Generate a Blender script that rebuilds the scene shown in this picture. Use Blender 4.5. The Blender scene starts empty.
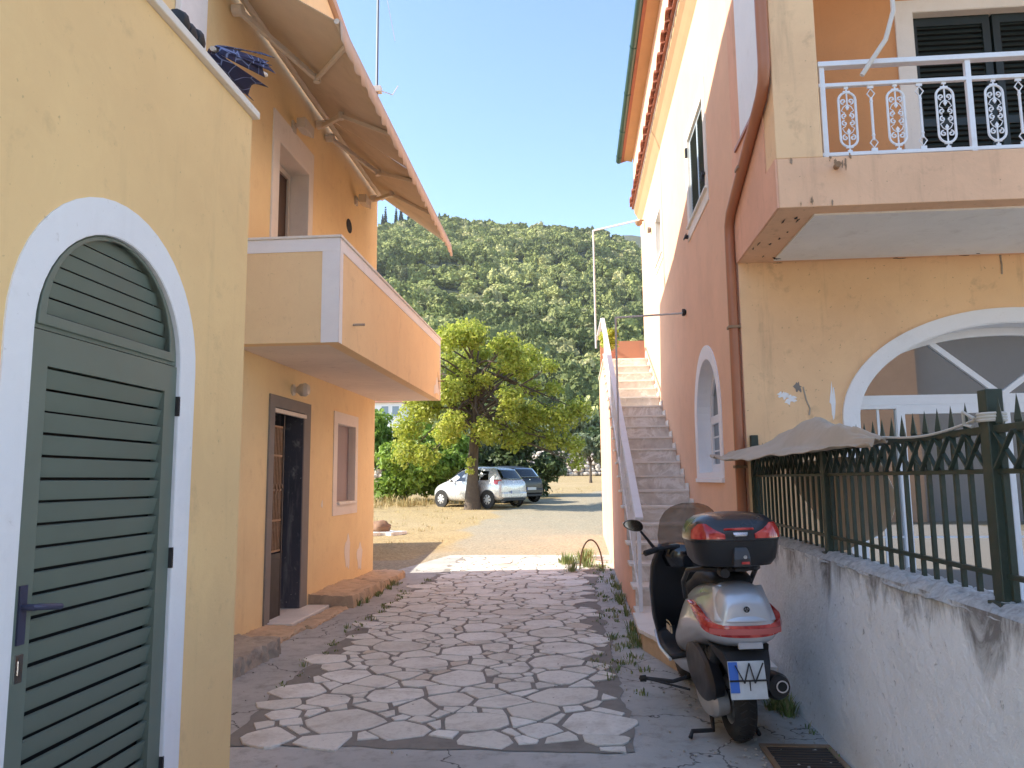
import bpy, math, random
import numpy as np
from mathutils import Vector, Matrix, noise
from mathutils.geometry import tessellate_polygon
random.seed(7); rng = np.random.default_rng(7)
PI = math.pi; R = math.radians
sc = bpy.context.scene
# ---------------------------------------------------------------- camera
cam_d = bpy.data.cameras.new("camera"); cam = bpy.data.objects.new("camera", cam_d)
sc.collection.objects.link(cam); sc.camera = cam
cam_d.sensor_width = 36.0; cam_d.lens = 759.0/1024*36; cam_d.clip_start = 0.05; cam_d.clip_end = 6000
_X = Vector((0.99636306, 0.08464923, -0.00975512)); _UP = Vector((0.02026723, -0.12423009, 0.99204643)); _BK = Vector((0.08276409, -0.98863613, -0.12549387))
cam.matrix_world = Matrix(((_X.x, _UP.x, _BK.x, 0), (_X.y, _UP.y, _BK.y, 0), (_X.z, _UP.z, _BK.z, 1.6), (0, 0, 0, 1)))
# ---------------------------------------------------------------- light
SUN_DIR = Vector((-1.0, -0.13, 0.70)).normalized()          # towards the sun
elev = math.asin(SUN_DIR.z); az = math.atan2(SUN_DIR.x, SUN_DIR.y)
W = bpy.data.worlds.new("World"); sc.world = W; W.use_nodes = True
wn = W.node_tree; bg = wn.nodes["Background"]
sky = wn.nodes.new("ShaderNodeTexSky"); sky.sky_type = 'NISHITA'; sky.sun_disc = False
sky.sun_elevation = elev; sky.sun_rotation = az
sky.air_density = 1.0; sky.dust_density = 0.2; sky.ozone_density = 1.9
wn.links.new(sky.outputs[0], bg.inputs[0]); bg.inputs[1].default_value = 0.078
sd = bpy.data.lights.new("sun", 'SUN'); sd.energy = 2.15; sd.angle = R(0.5); sd.color = (1.0, 0.92, 0.80)
so = bpy.data.objects.new("sun", sd); sc.collection.objects.link(so)
so.rotation_euler = SUN_DIR.to_track_quat('Z', 'Y').to_euler()
sc.view_settings.view_transform = 'Standard'; sc.view_settings.look = 'None'
sc.view_settings.exposure = 2.35; sc.view_settings.gamma = 1.0
sc.cycles.max_bounces = 8; sc.cycles.diffuse_bounces = 5; sc.cycles.volume_bounces = 0; sc.cycles.transparent_max_bounces = 12
# ---------------------------------------------------------------- object helpers
ORG = {}
def link(o): sc.collection.objects.link(o); return o
def thing(name, label, cat, loc=(0, 0, 0), group=None, kind=None):
    o = link(bpy.data.objects.new(name, None)); o.location = loc; o.empty_display_size = .2
    ORG[o.name] = Vector(loc); tag(o, label, cat, group, kind); return o
def tag(o, label=None, cat=None, group=None, kind=None):
    if label: o['label'] = label
    if cat: o['category'] = cat
    if group: o['group'] = group
    if kind: o['kind'] = kind
    return o
def copy_tree(o, parent=None):
    c = link(o.copy()); c.parent = parent
    for ch in [x for x in bpy.data.objects if x.parent == o]: copy_tree(ch, c)
    return c
class MB:
    def __init__(s): s.v = []; s.f = []; s.mi = []; s.m = 0
    def add(s, vs, fs):
        n = len(s.v); s.v += [tuple(p) for p in vs]; s.f += [tuple(i+n for i in f) for f in fs]; s.mi += [s.m]*len(fs); return s
    def box(s, a, b):
        x0, x1 = sorted((a[0], b[0])); y0, y1 = sorted((a[1], b[1])); z0, z1 = sorted((a[2], b[2]))
        return s.add([(x0,y0,z0),(x1,y0,z0),(x1,y1,z0),(x0,y1,z0),(x0,y0,z1),(x1,y0,z1),(x1,y1,z1),(x0,y1,z1)],
                     [(0,3,2,1),(4,5,6,7),(0,1,5,4),(1,2,6,5),(2,3,7,6),(3,0,4,7)])
    def obox(s, c, sz, M=None):
        M = M or Matrix.Identity(3); c = Vector(c); h = Vector(sz)/2
        vs = [c + M @ Vector((sx*h.x, sy*h.y, sz_*h.z)) for sz_ in (-1, 1) for sx, sy in ((-1,-1),(1,-1),(1,1),(-1,1))]
        return s.add(vs, [(0,3,2,1),(4,5,6,7),(0,1,5,4),(1,2,6,5),(2,3,7,6),(3,0,4,7)])
    def bar(s, a, b, w, h, upv=(0, 0, 1)):
        a = Vector(a); b = Vector(b); d = (b-a); L = d.length; d.normalize()
        x = d.cross(Vector(upv))
        if x.length < 1e-3: x = d.cross(Vector((1, 0, 0)))
        x.normalize(); z = x.cross(d)
        return s.obox((a+b)/2, (w, L, h), Matrix((x, d, z)).transposed())
    def tube(s, pts, r, seg=8, caps=True, closed=False):
        pts = [Vector(p) for p in pts]; n = len(pts)
        rs = r if isinstance(r, (list, tuple)) else [r]*n
        vs = []; fs = []; up = None
        for i, p in enumerate(pts):
            a = pts[i-1] if (i > 0 or closed) else p; b = pts[(i+1) % n] if (i < n-1 or closed) else p
            d = (b-a).normalized()
            if up is None: up = d.orthogonal().normalized()
            up = (up - d*up.dot(d)); up = up.normalized() if up.length > 1e-5 else d.orthogonal().normalized()
            sd_ = d.cross(up)
            for k in range(seg):
                t = 2*PI*k/seg; vs.append(p + (up*math.cos(t)+sd_*math.sin(t))*rs[i])
        m = n if closed else n-1
        for i in range(m):
            for k in range(seg):
                j = (i+1) % n; k2 = (k+1) % seg
                fs.append((i*seg+k, i*seg+k2, j*seg+k2, j*seg+k))
        if caps and not closed:
            fs.append(tuple(range(seg))[::-1]); fs.append(tuple((n-1)*seg+k for k in range(seg)))
        return s.add(vs, fs)
    def lathe(s, prof, c, axis='z', seg=24, closed=False):   # prof: (radius, height)
        vs = []; fs = []; n = len(prof); c = Vector(c)
        for r, h in prof:
            for k in range(seg):
                t = 2*PI*k/seg; a, b = r*math.cos(t), r*math.sin(t)
                q = (a, b, h) if axis == 'z' else ((h, a, b) if axis == 'x' else (a, h, b))
                vs.append(c+Vector(q))
        for i in range(n if closed else n-1):
            for k in range(seg):
                j = (i+1) % n; k2 = (k+1) % seg; fs.append((i*seg+k, i*seg+k2, j*seg+k2, j*seg+k))
        if not closed:
            if prof[0][0] > 1e-4: fs.append(tuple(range(seg))[::-1])
            if prof[-1][0] > 1e-4: fs.append(tuple((n-1)*seg+k for k in range(seg)))
        return s.add(vs, fs)
    def prism(s, outer, holes, fn, w0, w1, back=True):
        loops = [outer]+list(holes); flat = [p for l in loops for p in l]
        tri = tessellate_polygon([[Vector((p[0], p[1], 0)) for p in l] for l in loops])
        n = len(flat)
        vs = [fn(p[0], p[1], w0) for p in flat]+[fn(p[0], p[1], w1) for p in flat]
        fs = [tuple(t) for t in tri]
        if back: fs += [tuple(i+n for i in t)[::-1] for t in tri]
        o = 0
        for l in loops:
            m = len(l)
            for i in range(m):
                j = (i+1) % m; fs.append((o+i, o+j, n+o+j, n+o+i))
            o += m
        return s.add(vs, fs)
    def loft(s, secs, closed_sec=True, caps=True):
        m = len(secs[0]); vs = [p for q in secs for p in q]; fs = []
        for i in range(len(secs)-1):
            for k in range(m if closed_sec else m-1):
                k2 = (k+1) % m; fs.append((i*m+k, i*m+k2, (i+1)*m+k2, (i+1)*m+k))
        if caps and closed_sec: fs.append(tuple(range(m))[::-1]); fs.append(tuple((len(secs)-1)*m+k for k in range(m)))
        return s.add(vs, fs)
    def grid(s, fn, nu, nv):
        vs = [fn(i/nu, j/nv) for i in range(nu+1) for j in range(nv+1)]
        fs = [(i*(nv+1)+j, (i+1)*(nv+1)+j, (i+1)*(nv+1)+j+1, i*(nv+1)+j+1) for i in range(nu) for j in range(nv)]
        return s.add(vs, fs)
    def build(s, name, mats, parent=None, smooth=False, bevel=0, sub=0, fix=True, solid=0, angle=40):
        if not isinstance(mats, (list, tuple)): mats = [mats]
        me = bpy.data.meshes.new(name); o3 = ORG.get(parent.name, Vector()) if parent else Vector()
        me.from_pydata([(v[0]-o3.x, v[1]-o3.y, v[2]-o3.z) for v in s.v], [], s.f)
        for m in mats: me.materials.append(m)
        me.polygons.foreach_set('material_index', s.mi)
        if fix:
            import bmesh
            bm = bmesh.new(); bm.from_mesh(me); bmesh.ops.recalc_face_normals(bm, faces=bm.faces); bm.to_mesh(me); bm.free()
        o = link(bpy.data.objects.new(name, me))
        if parent: o.parent = parent; ORG[o.name] = o3
        if smooth:
            me.polygons.foreach_set('use_smooth', [True]*len(me.polygons))
            if smooth != 'all' and not sub:
                try: me.set_sharp_from_angle(angle=R(angle))
                except Exception: pass
        if solid: md = o.modifiers.new("solid", 'SOLIDIFY'); md.thickness = solid; md.offset = 0
        if bevel: md = o.modifiers.new("bevel", 'BEVEL'); md.width = bevel; md.segments = 2; md.limit_method = 'ANGLE'; md.angle_limit = R(40)
        if sub: md = o.modifiers.new("sub", 'SUBSURF'); md.levels = sub; md.render_levels = sub
        return o
def WX(x0, sgn=1):   # vertical plane at X=x0; u = Y, v = Z, w goes into the wall (sgn=+1: to +X)
    return lambda u, v, w: (x0+sgn*w, u, v)
def WY(y0, sgn=1): return lambda u, v, w: (u, y0+sgn*w, v)
def rect(u0, v0, u1, v1): return [(u0, v0), (u1, v0), (u1, v1), (u0, v1)]
def arch(u0, u1, v0, vs, rise, n=24):
    c = (u0+u1)/2; a = (u1-u0)/2
    return [(u0, v0), (u1, v0)]+[(c+a*math.cos(PI*i/n), vs+rise*math.sin(PI*i/n)) for i in range(n+1)]
# ---------------------------------------------------------------- material helpers
def newmat(name):
    m = bpy.data.materials.new(name); m.use_nodes = True; nt = m.node_tree; return m, nt, nt.nodes["Principled BSDF"]
def nd(nt, t, **kw):
    n = nt.nodes.new(t)
    for k, v in kw.items(): setattr(n, k, v)
    return n
def tex_noise(nt, scale, detail=6, rough=.6, vec=None, dist=0):
    n = nd(nt, "ShaderNodeTexNoise"); n.inputs['Scale'].default_value = scale; n.inputs['Detail'].default_value = detail
    n.inputs['Roughness'].default_value = rough; n.inputs['Distortion'].default_value = dist
    if vec is not None: nt.links.new(vec, n.inputs['Vector'])
    return n
def ramp(nt, fac, stops):
    r = nd(nt, "ShaderNodeValToRGB"); e = r.color_ramp.elements
    while len(e) < len(stops): e.new(.5)
    for i, (p, c) in enumerate(stops):
        e[i].position = p; e[i].color = (c, c, c, 1) if isinstance(c, (int, float)) else (*c, 1)
    nt.links.new(fac, r.inputs[0]); return r
def mixc(nt, fac, a, b, mode='MIX'):
    m = nd(nt, "ShaderNodeMix", data_type='RGBA', blend_type=mode)
    for s, v in ((0, fac), (6, a), (7, b)):
        if isinstance(v, bpy.types.NodeSocket): nt.links.new(v, m.inputs[s])
        elif isinstance(v, (int, float)): m.inputs[s].default_value = v
        else: m.inputs[s].default_value = (*v, 1)
    return m.outputs[2]
def bump(nt, b, h, strength=.3, dist=.01, prev=None):
    n = nd(nt, "ShaderNodeBump"); n.inputs['Strength'].default_value = strength; n.inputs['Distance'].default_value = dist
    nt.links.new(h, n.inputs['Height'])
    if prev: nt.links.new(prev.outputs[0], n.inputs['Normal'])
    nt.links.new(n.outputs[0], b.inputs['Normal']); return n
def wpos(nt, sc3=(1, 1, 1)):
    g = nd(nt, "ShaderNodeNewGeometry"); m = nd(nt, "ShaderNodeMapping"); m.inputs['Scale'].default_value = sc3
    nt.links.new(g.outputs['Position'], m.inputs[0]); return m.outputs[0]
def plaster(name, col, var=.12, dirt=(.25, .2, .15), dirt_amt=.25, rough=.9, bs=.25, streak=.3, scale=1.0):
    m, nt, b = newmat(name); p = wpos(nt)
    n1 = tex_noise(nt, .9*scale, 5, .6, p); n2 = tex_noise(nt, 5*scale, 8, .65, p, .3)
    lo = tuple(c*(1-var) for c in col); hi = tuple(min(.92, c*(1+var*.6)) for c in col)
    c1 = mixc(nt, ramp(nt, n1.outputs[0], [(.3, 0.), (.7, 1.)]).outputs[0], lo, hi)
    c2 = mixc(nt, ramp(nt, n2.outputs[0], [(.58, 0.), (.80, dirt_amt)]).outputs[0], c1, dirt)
    ps = wpos(nt, (3.5, 3.5, .35)); n3 = tex_noise(nt, 1.6, 6, .7, ps)
    c3 = mixc(nt, ramp(nt, n3.outputs[0], [(.56, 0.), (.82, streak)]).outputs[0], c2, dirt)
    n6 = tex_noise(nt, 2.3*scale, 10, .75, p, 1.5); c3 = mixc(nt, ramp(nt, n6.outputs[0], [(.40, .22), (.52, 0.)]).outputs[0], c3, tuple(min(.95, x*1.12) for x in col))
    n7 = tex_noise(nt, 34, 3, .6, p); c3 = mixc(nt, ramp(nt, n7.outputs[0], [(.68, 0.), (.74, dirt_amt*1.2)]).outputs[0], c3, dirt)
    nt.links.new(c3, b.inputs['Base Color']); b.inputs['Roughness'].default_value = rough
    n4 = tex_noise(nt, 60, 4, .6, p); n5 = tex_noise(nt, 4, 4, .5, p)
    k = bump(nt, b, n5.outputs[0], bs*.6, .03); bump(nt, b, n4.outputs[0], bs, .004, k)
    return m
def simple(name, col, rough=.5, metal=0, var=.08, nscale=12, bs=0, coat=0, spec=None, dirt=None, damt=.3):
    m, nt, b = newmat(name); p = wpos(nt); n = tex_noise(nt, nscale, 5, .6, p)
    c = mixc(nt, n.outputs[0], tuple(x*(1-var) for x in col), tuple(min(.95, x*(1+var)) for x in col))
    if dirt:
        n2 = tex_noise(nt, nscale*.4, 8, .7, p, .4)
        c = mixc(nt, ramp(nt, n2.outputs[0], [(.5, 0.), (.75, damt)]).outputs[0], c, dirt)
    nt.links.new(c, b.inputs['Base Color']); b.inputs['Metallic'].default_value = metal
    r2 = ramp(nt, n.outputs[0], [(.2, max(0, rough-.08)), (.8, min(1, rough+.08))]); nt.links.new(r2.outputs[0], b.inputs['Roughness'])
    if coat: b.inputs['Coat Weight'].default_value = coat; b.inputs['Coat Roughness'].default_value = .08
    if bs: bump(nt, b, tex_noise(nt, nscale*6, 4, .6, p).outputs[0], bs, .003)
    return m
def glassy(name, tint=(.02, .022, .025), rough=.03, trans=.0, alpha_mix=.35):
    m, nt, b = newmat(name); nt.nodes.remove(b); out = nt.nodes["Material Output"]
    g = nd(nt, "ShaderNodeBsdfGlossy"); g.inputs['Roughness'].default_value = rough; g.inputs['Color'].default_value = (.9, .93, .95, 1)
    t = nd(nt, "ShaderNodeBsdfTransparent"); t.inputs['Color'].default_value = (*tint, 1)
    f = nd(nt, "ShaderNodeFresnel"); f.inputs['IOR'].default_value = 1.5
    a = nd(nt, "ShaderNodeMath", operation='MULTIPLY_ADD'); a.inputs[1].default_value = 1.2; a.inputs[2].default_value = alpha_mix
    nt.links.new(f.outputs[0], a.inputs[0]); a.use_clamp = True
    mx = nd(nt, "ShaderNodeMixShader"); nt.links.new(a.outputs[0], mx.inputs[0]); nt.links.new(t.outputs[0], mx.inputs[1]); nt.links.new(g.outputs[0], mx.inputs[2])
    nt.links.new(mx.outputs[0], out.inputs[0]); return m
def leafmat(name, cols, trans=.35, rough=.55):
    m, nt, b = newmat(name); out = nt.nodes["Material Output"]
    g = nd(nt, "ShaderNodeNewGeometry"); stops = [(i/(len(cols)-1) if len(cols) > 1 else 0, c) for i, c in enumerate(cols)]
    r = ramp(nt, g.outputs['Random Per Island'], stops); n = tex_noise(nt, .5, 4, .6, wpos(nt))
    c = mixc(nt, ramp(nt, n.outputs[0], [(.3, .0), (.7, .35)]).outputs[0], r.outputs[0], tuple(x*1.5 for x in cols[-1]))
    nt.links.new(c, b.inputs['Base Color']); b.inputs['Roughness'].default_value = rough
    t = nd(nt, "ShaderNodeBsdfTranslucent"); nt.links.new(c, t.inputs[0])
    mx = nd(nt, "ShaderNodeMixShader"); mx.inputs[0].default_value = trans
    nt.links.new(b.outputs[0], mx.inputs[1]); nt.links.new(t.outputs[0], mx.inputs[2]); nt.links.new(mx.outputs[0], out.inputs[0]); return m

def blob(cu, cv, a, b_, seed, n=30, rough=.35):
    return [(cu+a*math.cos(t)*(1+rough*noise.noise(Vector((math.cos(t)*2, math.sin(t)*2, seed)))*2), cv+b_*math.sin(t)*(1+rough*noise.noise(Vector((math.cos(t)*2, math.sin(t)*2, seed+7)))*2)) for t in [2*PI*i/n for i in range(n)]]
M = {}
M['yellow_near'] = plaster('ochre plaster', (.90, .615, .30), .09, (.34, .23, .13), .35, streak=.18)
M['yellow_far'] = plaster('warm ochre plaster', (.90, .67, .36), .09, (.45, .28, .15), .3, streak=.2)
M['balc_yellow'] = plaster('balcony plaster', (.90, .66, .38), .07, (.4, .27, .16), .35, streak=.25)
M['white_plaster'] = plaster('white painted plaster', (.86, .86, .87), .04, (.45, .42, .38), .2, streak=.12)
M['white_trim'] = plaster('cream trim', (.82, .76, .68), .06, (.4, .33, .25), .3, streak=.2)
M['soffit'] = plaster('bare soffit', (.82, .71, .61), .1, (.3, .22, .17), .4, streak=0)
M['salmon'] = plaster('salmon plaster', (.80, .44, .29), .13, (.34, .17, .12), .4, streak=.3)
M['salmon_up'] = plaster('pale salmon plaster', (.80, .49, .32), .10, (.45, .28, .2), .3, streak=.22)
M['porch'] = plaster('peach plaster', (.90, .58, .33), .13, (.36, .22, .13), .6, streak=.5)
M['orange_wall'] = plaster('orange plaster', (.68, .33, .14), .08, (.4, .2, .1), .3)
M['ochre_trim'] = plaster('ochre trim', (.46, .29, .15), .08, (.35, .2, .1), .3)
M['green_door'] = simple('grey green door paint', (.15, .185, .15), .42, var=.12, nscale=5, bs=.08, dirt=(.16, .18, .17), damt=.25)
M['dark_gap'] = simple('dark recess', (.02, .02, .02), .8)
M['grey_cement'] = simple('grey cement frame', (.24, .215, .19), .85, var=.2, nscale=6, bs=.3)
M['jamb_dark'] = plaster('patchy dark jamb', (.085, .085, .10), .3, (.42, .40, .38), .9, streak=.9, scale=1.6)
M['lilac'] = plaster('grey painted board', (.36, .31, .31), .06, (.28, .24, .22), .3)
M['rust_grille'] = simple('rusty grille paint', (.30, .19, .11), .6, .3, var=.4, nscale=20, bs=.2, dirt=(.45, .38, .30), damt=.6)
M['brown_shutter'] = simple('brown shutter', (.11, .07, .05), .6)
M['white_paint'] = simple('white paint', (.80, .81, .83), .4, var=.04)
M['cream_metal'] = simple('cream enamelled metal', (.66, .60, .52), .45, var=.08, dirt=(.35, .25, .17), damt=.3)
M['iron_white'] = simple('white ironwork', (.78, .79, .81), .45, var=.05, dirt=(.45, .38, .3), damt=.25)
M['iron_green'] = simple('dark green iron paint', (.030, .048, .036), .5, .1, var=.35, nscale=30, bs=.15, dirt=(.10, .08, .06), damt=.5)
M['pipe_brown'] = simple('salmon drainpipe paint', (.42, .17, .09), .45, var=.12, nscale=6)
M['gutter_green'] = simple('green gutter', (.045, .10, .085), .35, .3, var=.15)
M['tile'] = simple('terracotta', (.34, .13, .085), .8, var=.35, nscale=9, bs=.3, dirt=(.16, .11, .09), damt=.5)
M['marble'] = None
M['glass'] = glassy('window glass', (.06, .06, .065), .02, alpha_mix=.40)
M['dark_glass'] = glassy('car glass', (.01, .012, .015), .02, alpha_mix=.03)
M['rock'] = simple('brown rock', (.26, .15, .09), .9, var=.4, nscale=7, bs=.6)
M['concrete_edge'] = simple('rough old concrete', (.42, .36, .29), .95, var=.35, nscale=9, bs=.8, dirt=(.12, .10, .08), damt=.7)
M['plinth_stone'] = simple('orange washed stone', (.60, .44, .29), .95, var=.3, nscale=6, bs=.8, dirt=(.20, .16, .12), damt=.7)
M['chrome'] = simple('chrome', (.7, .7, .72), .15, 1, var=.03)
M['black_plastic'] = simple('black plastic', (.018, .018, .02), .42, var=.2)
M['black_matte'] = simple('dull black plastic', (.025, .025, .027), .6, var=.2, bs=.1)
M['black_gloss'] = simple('gloss black', (.012, .013, .016), .15, var=.1, coat=.5)
M['rubber'] = simple('rubber', (.022, .021, .020), .85, var=.25, nscale=30, bs=.3, dirt=(.09, .08, .07), damt=.5)
M['wood_bark'] = simple('bark', (.11, .082, .06), .95, var=.45, nscale=10, bs=1)
M['cloth_beige'] = simple('beige awning cloth', (.62, .52, .41), .9, var=.12, nscale=4, bs=.1, dirt=(.30, .22, .15), damt=.4)
M['interior'] = simple('dark interior', (.05, .045, .04), .9)

def marble():
    m, nt, b = newmat('grey veined marble'); p = wpos(nt)
    n = tex_noise(nt, 2.2, 8, .65, p, 1.2); n2 = tex_noise(nt, 14, 5, .6, p)
    c = ramp(nt, n.outputs[0], [(.3, (.55, .50, .44)), (.5, (.70, .65, .58)), (.56, (.86, .83, .78)), (.62, (.66, .61, .55))])
    c2 = mixc(nt, ramp(nt, n2.outputs[0], [(.5, 0.), (.8, .35)]).outputs[0], c.outputs[0], (.22, .18, .15))
    nt.links.new(c2, b.inputs['Base Color']); b.inputs['Roughness'].default_value = .55
    bump(nt, b, n2.outputs[0], .1, .004); return m
M['marble'] = marble()
M['marble_edge'] = simple('pale marble edge', (.80, .77, .71), .55, var=.12, nscale=7, dirt=(.3, .25, .2), damt=.3)

# ================================================================ TERRAIN AND STREET
def lerp(a, b, t): return a+(b-a)*t
def sst(t): t = max(0., min(1., t)); return t*t*(3-2*t)
AZ = [-1.2, -.8, -.5, -.268, -.237, -.181, -.126, -.071, -.016, .038, .071, .09, .2, .5, 1.0]
EL = [.20, .27, .32, .333, .341, .350, .346, .340, .336, .328, .314, .300, .24, .15, .10]
def ground_z(x, y):
    z = 0.
    if y > 13: z = .035*(min(y, 45)-13)
    if y > 45: z += .05*(min(y, 130)-45)
    r = math.hypot(x, y)
    if y > 60 and r > 130:
        a = x/max(y, 1); el = float(np.interp(a, AZ, EL)); Rg = 540.
        top = 1.6+Rg*el
        t = (r-130)/(Rg-130)
        zb = z
        h = zb+(top-zb)*(min(t, 1)**1.12)
        if t > 1: h = top-(r-Rg)*.18
        w = 1-abs(2*min(t, 1)-1)
        h += (noise.fractal(Vector((x/90, y/90, 3.1)), .9, 2.2, 4)*26)*w
        z = h
    return z
def street_zone(x, y):    # 0..1 gravel road against dry grass
    if y < 15: return 1.0
    cx = -.95 + .0*(y-15)
    if y > 20: cx += ((y-20)/11.)**2*1.5
    hw = 1.9+max(0, y-20)*.06
    d = abs(x-cx)-hw; d += (noise.noise(Vector((x*.7, y*.5, 0)))*1.0)
    return max(0., min(1., .5-d*.8))
def ground_material():
    m, nt, b = newmat('dry grass and gravel'); p = wpos(nt)
    at = nd(nt, "ShaderNodeVertexColor", layer_name="road")
    n = tex_noise(nt, 1.2, 8, .7, p); n2 = tex_noise(nt, 18, 6, .7, p); n3 = tex_noise(nt, .25, 4, .5, p)
    straw = ramp(nt, n2.outputs[0], [(.3, (.17, .12, .05)), (.5, (.37, .265, .12)), (.7, (.54, .42, .22))])
    straw2 = mixc(nt, ramp(nt, n.outputs[0], [(.52, 0.), (.72, .6)]).outputs[0], straw.outputs[0], (.17, .13, .055))
    straw2 = mixc(nt, ramp(nt, n3.outputs[0], [(.5, 0.), (.7, .5)]).outputs[0], straw2, (.45, .34, .2))
    grav = ramp(nt, n2.outputs[0], [(.3, (.15, .125, .085)), (.5, (.31, .265, .18)), (.7, (.45, .39, .275))])
    grav2 = mixc(nt, ramp(nt, n.outputs[0], [(.5, 0.), (.7, .5)]).outputs[0], grav.outputs[0], (.42, .31, .19))
    nm = nd(nt, "ShaderNodeMath", operation='ADD'); nt.links.new(at.outputs[0], nm.inputs[0])
    sub = nd(nt, "ShaderNodeMath", operation='MULTIPLY_ADD'); sub.inputs[1].default_value = .9; sub.inputs[2].default_value = -.45
    nt.links.new(n.outputs[0], sub.inputs[0]); nt.links.new(sub.outputs[0], nm.inputs[1])
    f = ramp(nt, nm.outputs[0], [(.35, 0.), (.62, 1.)])
    c = mixc(nt, f.outputs[0], straw2, grav2); nt.links.new(c, b.inputs['Base Color']); b.inputs['Roughness'].default_value = .95
    k = bump(nt, b, n.outputs[0], .4, .06); bump(nt, b, n2.outputs[0], .7, .02, k); return m
def make_ground():
    xs = np.concatenate([np.linspace(-60, -12, 25), np.linspace(-11.5, 8, 66), np.linspace(9, 60, 27)])
    ys = np.concatenate([np.linspace(-40, 12, 27), np.linspace(12.5, 50, 90), np.linspace(52, 135, 30)])
    mb = MB()
    for y in ys:
        for x in xs: mb.v.append((x, y, ground_z(x, y)+noise.noise(Vector((x*.9, y*.9, 1)))*.02*(1 if y > 16 else 0)))
    nx = len(xs)
    for j in range(len(ys)-1):
        for i in range(nx-1): mb.f.append((j*nx+i, j*nx+i+1, (j+1)*nx+i+1, (j+1)*nx+i)); mb.mi.append(0)
    o = mb.build('ground', ground_material(), smooth='all', fix=False); tag(o, kind='structure')
    ca = o.data.color_attributes.new("road", 'FLOAT_COLOR', 'POINT')
    ca.data.foreach_set('color', [c for v in mb.v for c in ((street_zone(v[0], v[1]),)*3+(1.,))])
make_ground()
def hill_material():
    m, nt, b = newmat('hill scrub soil'); p = wpos(nt); n = tex_noise(nt, .15, 8, .7, p)
    c = ramp(nt, n.outputs[0], [(.35, (.018, .028, .012)), (.6, (.045, .06, .024)), (.75, (.12, .11, .06))])
    nt.links.new(c.outputs[0], b.inputs['Base Color']); b.inputs['Roughness'].default_value = 1; return m
def make_hill():
    mb = MB(); na = 150; nr = 70
    for j in range(nr+1):
        r = 128+(1100-128)*(j/nr)**1.3
        for i in range(na+1):
            a = -1.05+2.1*i/na; x = r*math.sin(a); y = r*math.cos(a)
            z = ground_z(x, max(y, 61)); mb.v.append((x, y, z-.05 if j else z-3))
    for j in range(nr):
        for i in range(na): mb.f.append((j*(na+1)+i, j*(na+1)+i+1, (j+1)*(na+1)+i+1, (j+1)*(na+1)+i)); mb.mi.append(0)
    tag(mb.build('hillside', hill_material(), smooth='all', fix=False), kind='structure')
    mb = MB(); na = 80; nr = 16                                   # far ridge to the right
    for j in range(nr+1):
        r = 1150+900*j/nr
        for i in range(na+1):
            a = -.25+1.2*i/na; x = r*math.sin(a); y = r*math.cos(a); t = min(1, j/10)
            el = float(np.interp(a, [-.3, 0, .07, .12, .2, .4, 1], [.30, .322, .322, .316, .30, .26, .2]))
            z = t*(el*1712)+noise.fractal(Vector((x/220, y/220, 0)), .9, 2.1, 5)*22*t
            mb.v.append((x, y, z))
    for j in range(nr):
        for i in range(na): mb.f.append((j*(na+1)+i, j*(na+1)+i+1, (j+1)*(na+1)+i+1, (j+1)*(na+1)+i)); mb.mi.append(0)
    m, nt, b = newmat('far ridge scrub'); n = tex_noise(nt, .02, 12, .75, wpos(nt))
    c = ramp(nt, n.outputs[0], [(.4, (.05, .065, .045)), (.55, (.10, .11, .07)), (.65, (.26, .24, .21))]); nt.links.new(c.outputs[0], b.inputs['Base Color'])
    b.inputs['Roughness'].default_value = 1; tag(mb.build('far_ridge', m, smooth='all', fix=False), kind='structure')
make_hill()

# concrete lane and crazy paving
def lane_material():
    m, nt, b = newmat('old lane concrete'); p = wpos(nt)
    n = tex_noise(nt, .8, 6, .6, p); n2 = tex_noise(nt, 7, 8, .7, p); n3 = tex_noise(nt, 90, 3, .6, p)
    c = ramp(nt, n.outputs[0], [(.3, (.34, .335, .315)), (.55, (.46, .455, .43)), (.75, (.56, .555, .52))])
    c2 = mixc(nt, ramp(nt, n2.outputs[0], [(.5, 0.), (.72, .55)]).outputs[0], c.outputs[0], (.17, .15, .125))
    v = nd(nt, "ShaderNodeTexVoronoi", feature='DISTANCE_TO_EDGE'); v.inputs['Scale'].default_value = .7
    nv = tex_noise(nt, 2.5, 4, .6, p); ad = nd(nt, "ShaderNodeVectorMath", operation='MULTIPLY_ADD'); nt.links.new(nv.outputs[1], ad.inputs[0])
    ad.inputs[1].default_value = (.6, .6, .6); nt.links.new(p, ad.inputs[2]); nt.links.new(ad.outputs[0], v.inputs['Vector'])
    cr = ramp(nt, v.outputs[0], [(.0, 1.), (.007, 0.)]); c3 = mixc(nt, cr.outputs[0], c2, (.05, .045, .04))
    nt.links.new(c3, b.inputs['Base Color']); b.inputs['Roughness'].default_value = .93
    k = bump(nt, b, n2.outputs[0], .35, .02); k = bump(nt, b, n3.outputs[0], .4, .004, k); bump(nt, b, cr.outputs[0], -.4, .01, k) if False else None
    return m
mb = MB()
def lane(u, v):
    y = lerp(-1.2, 15.6, v)
    x0 = -3.43; x1 = 1.52
    if y > 13: x0 = lerp(-3.43, -2.6, (y-13)/2.6)
    x = lerp(x0, x1, u); return (x, y, .004+ground_z(x, y)+.002*noise.noise(Vector((x*1.3, y*1.3, 0))))
mb.grid(lane, 22, 110); tag(mb.build('lane_concrete', lane_material(), smooth='all'), kind='structure')
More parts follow.
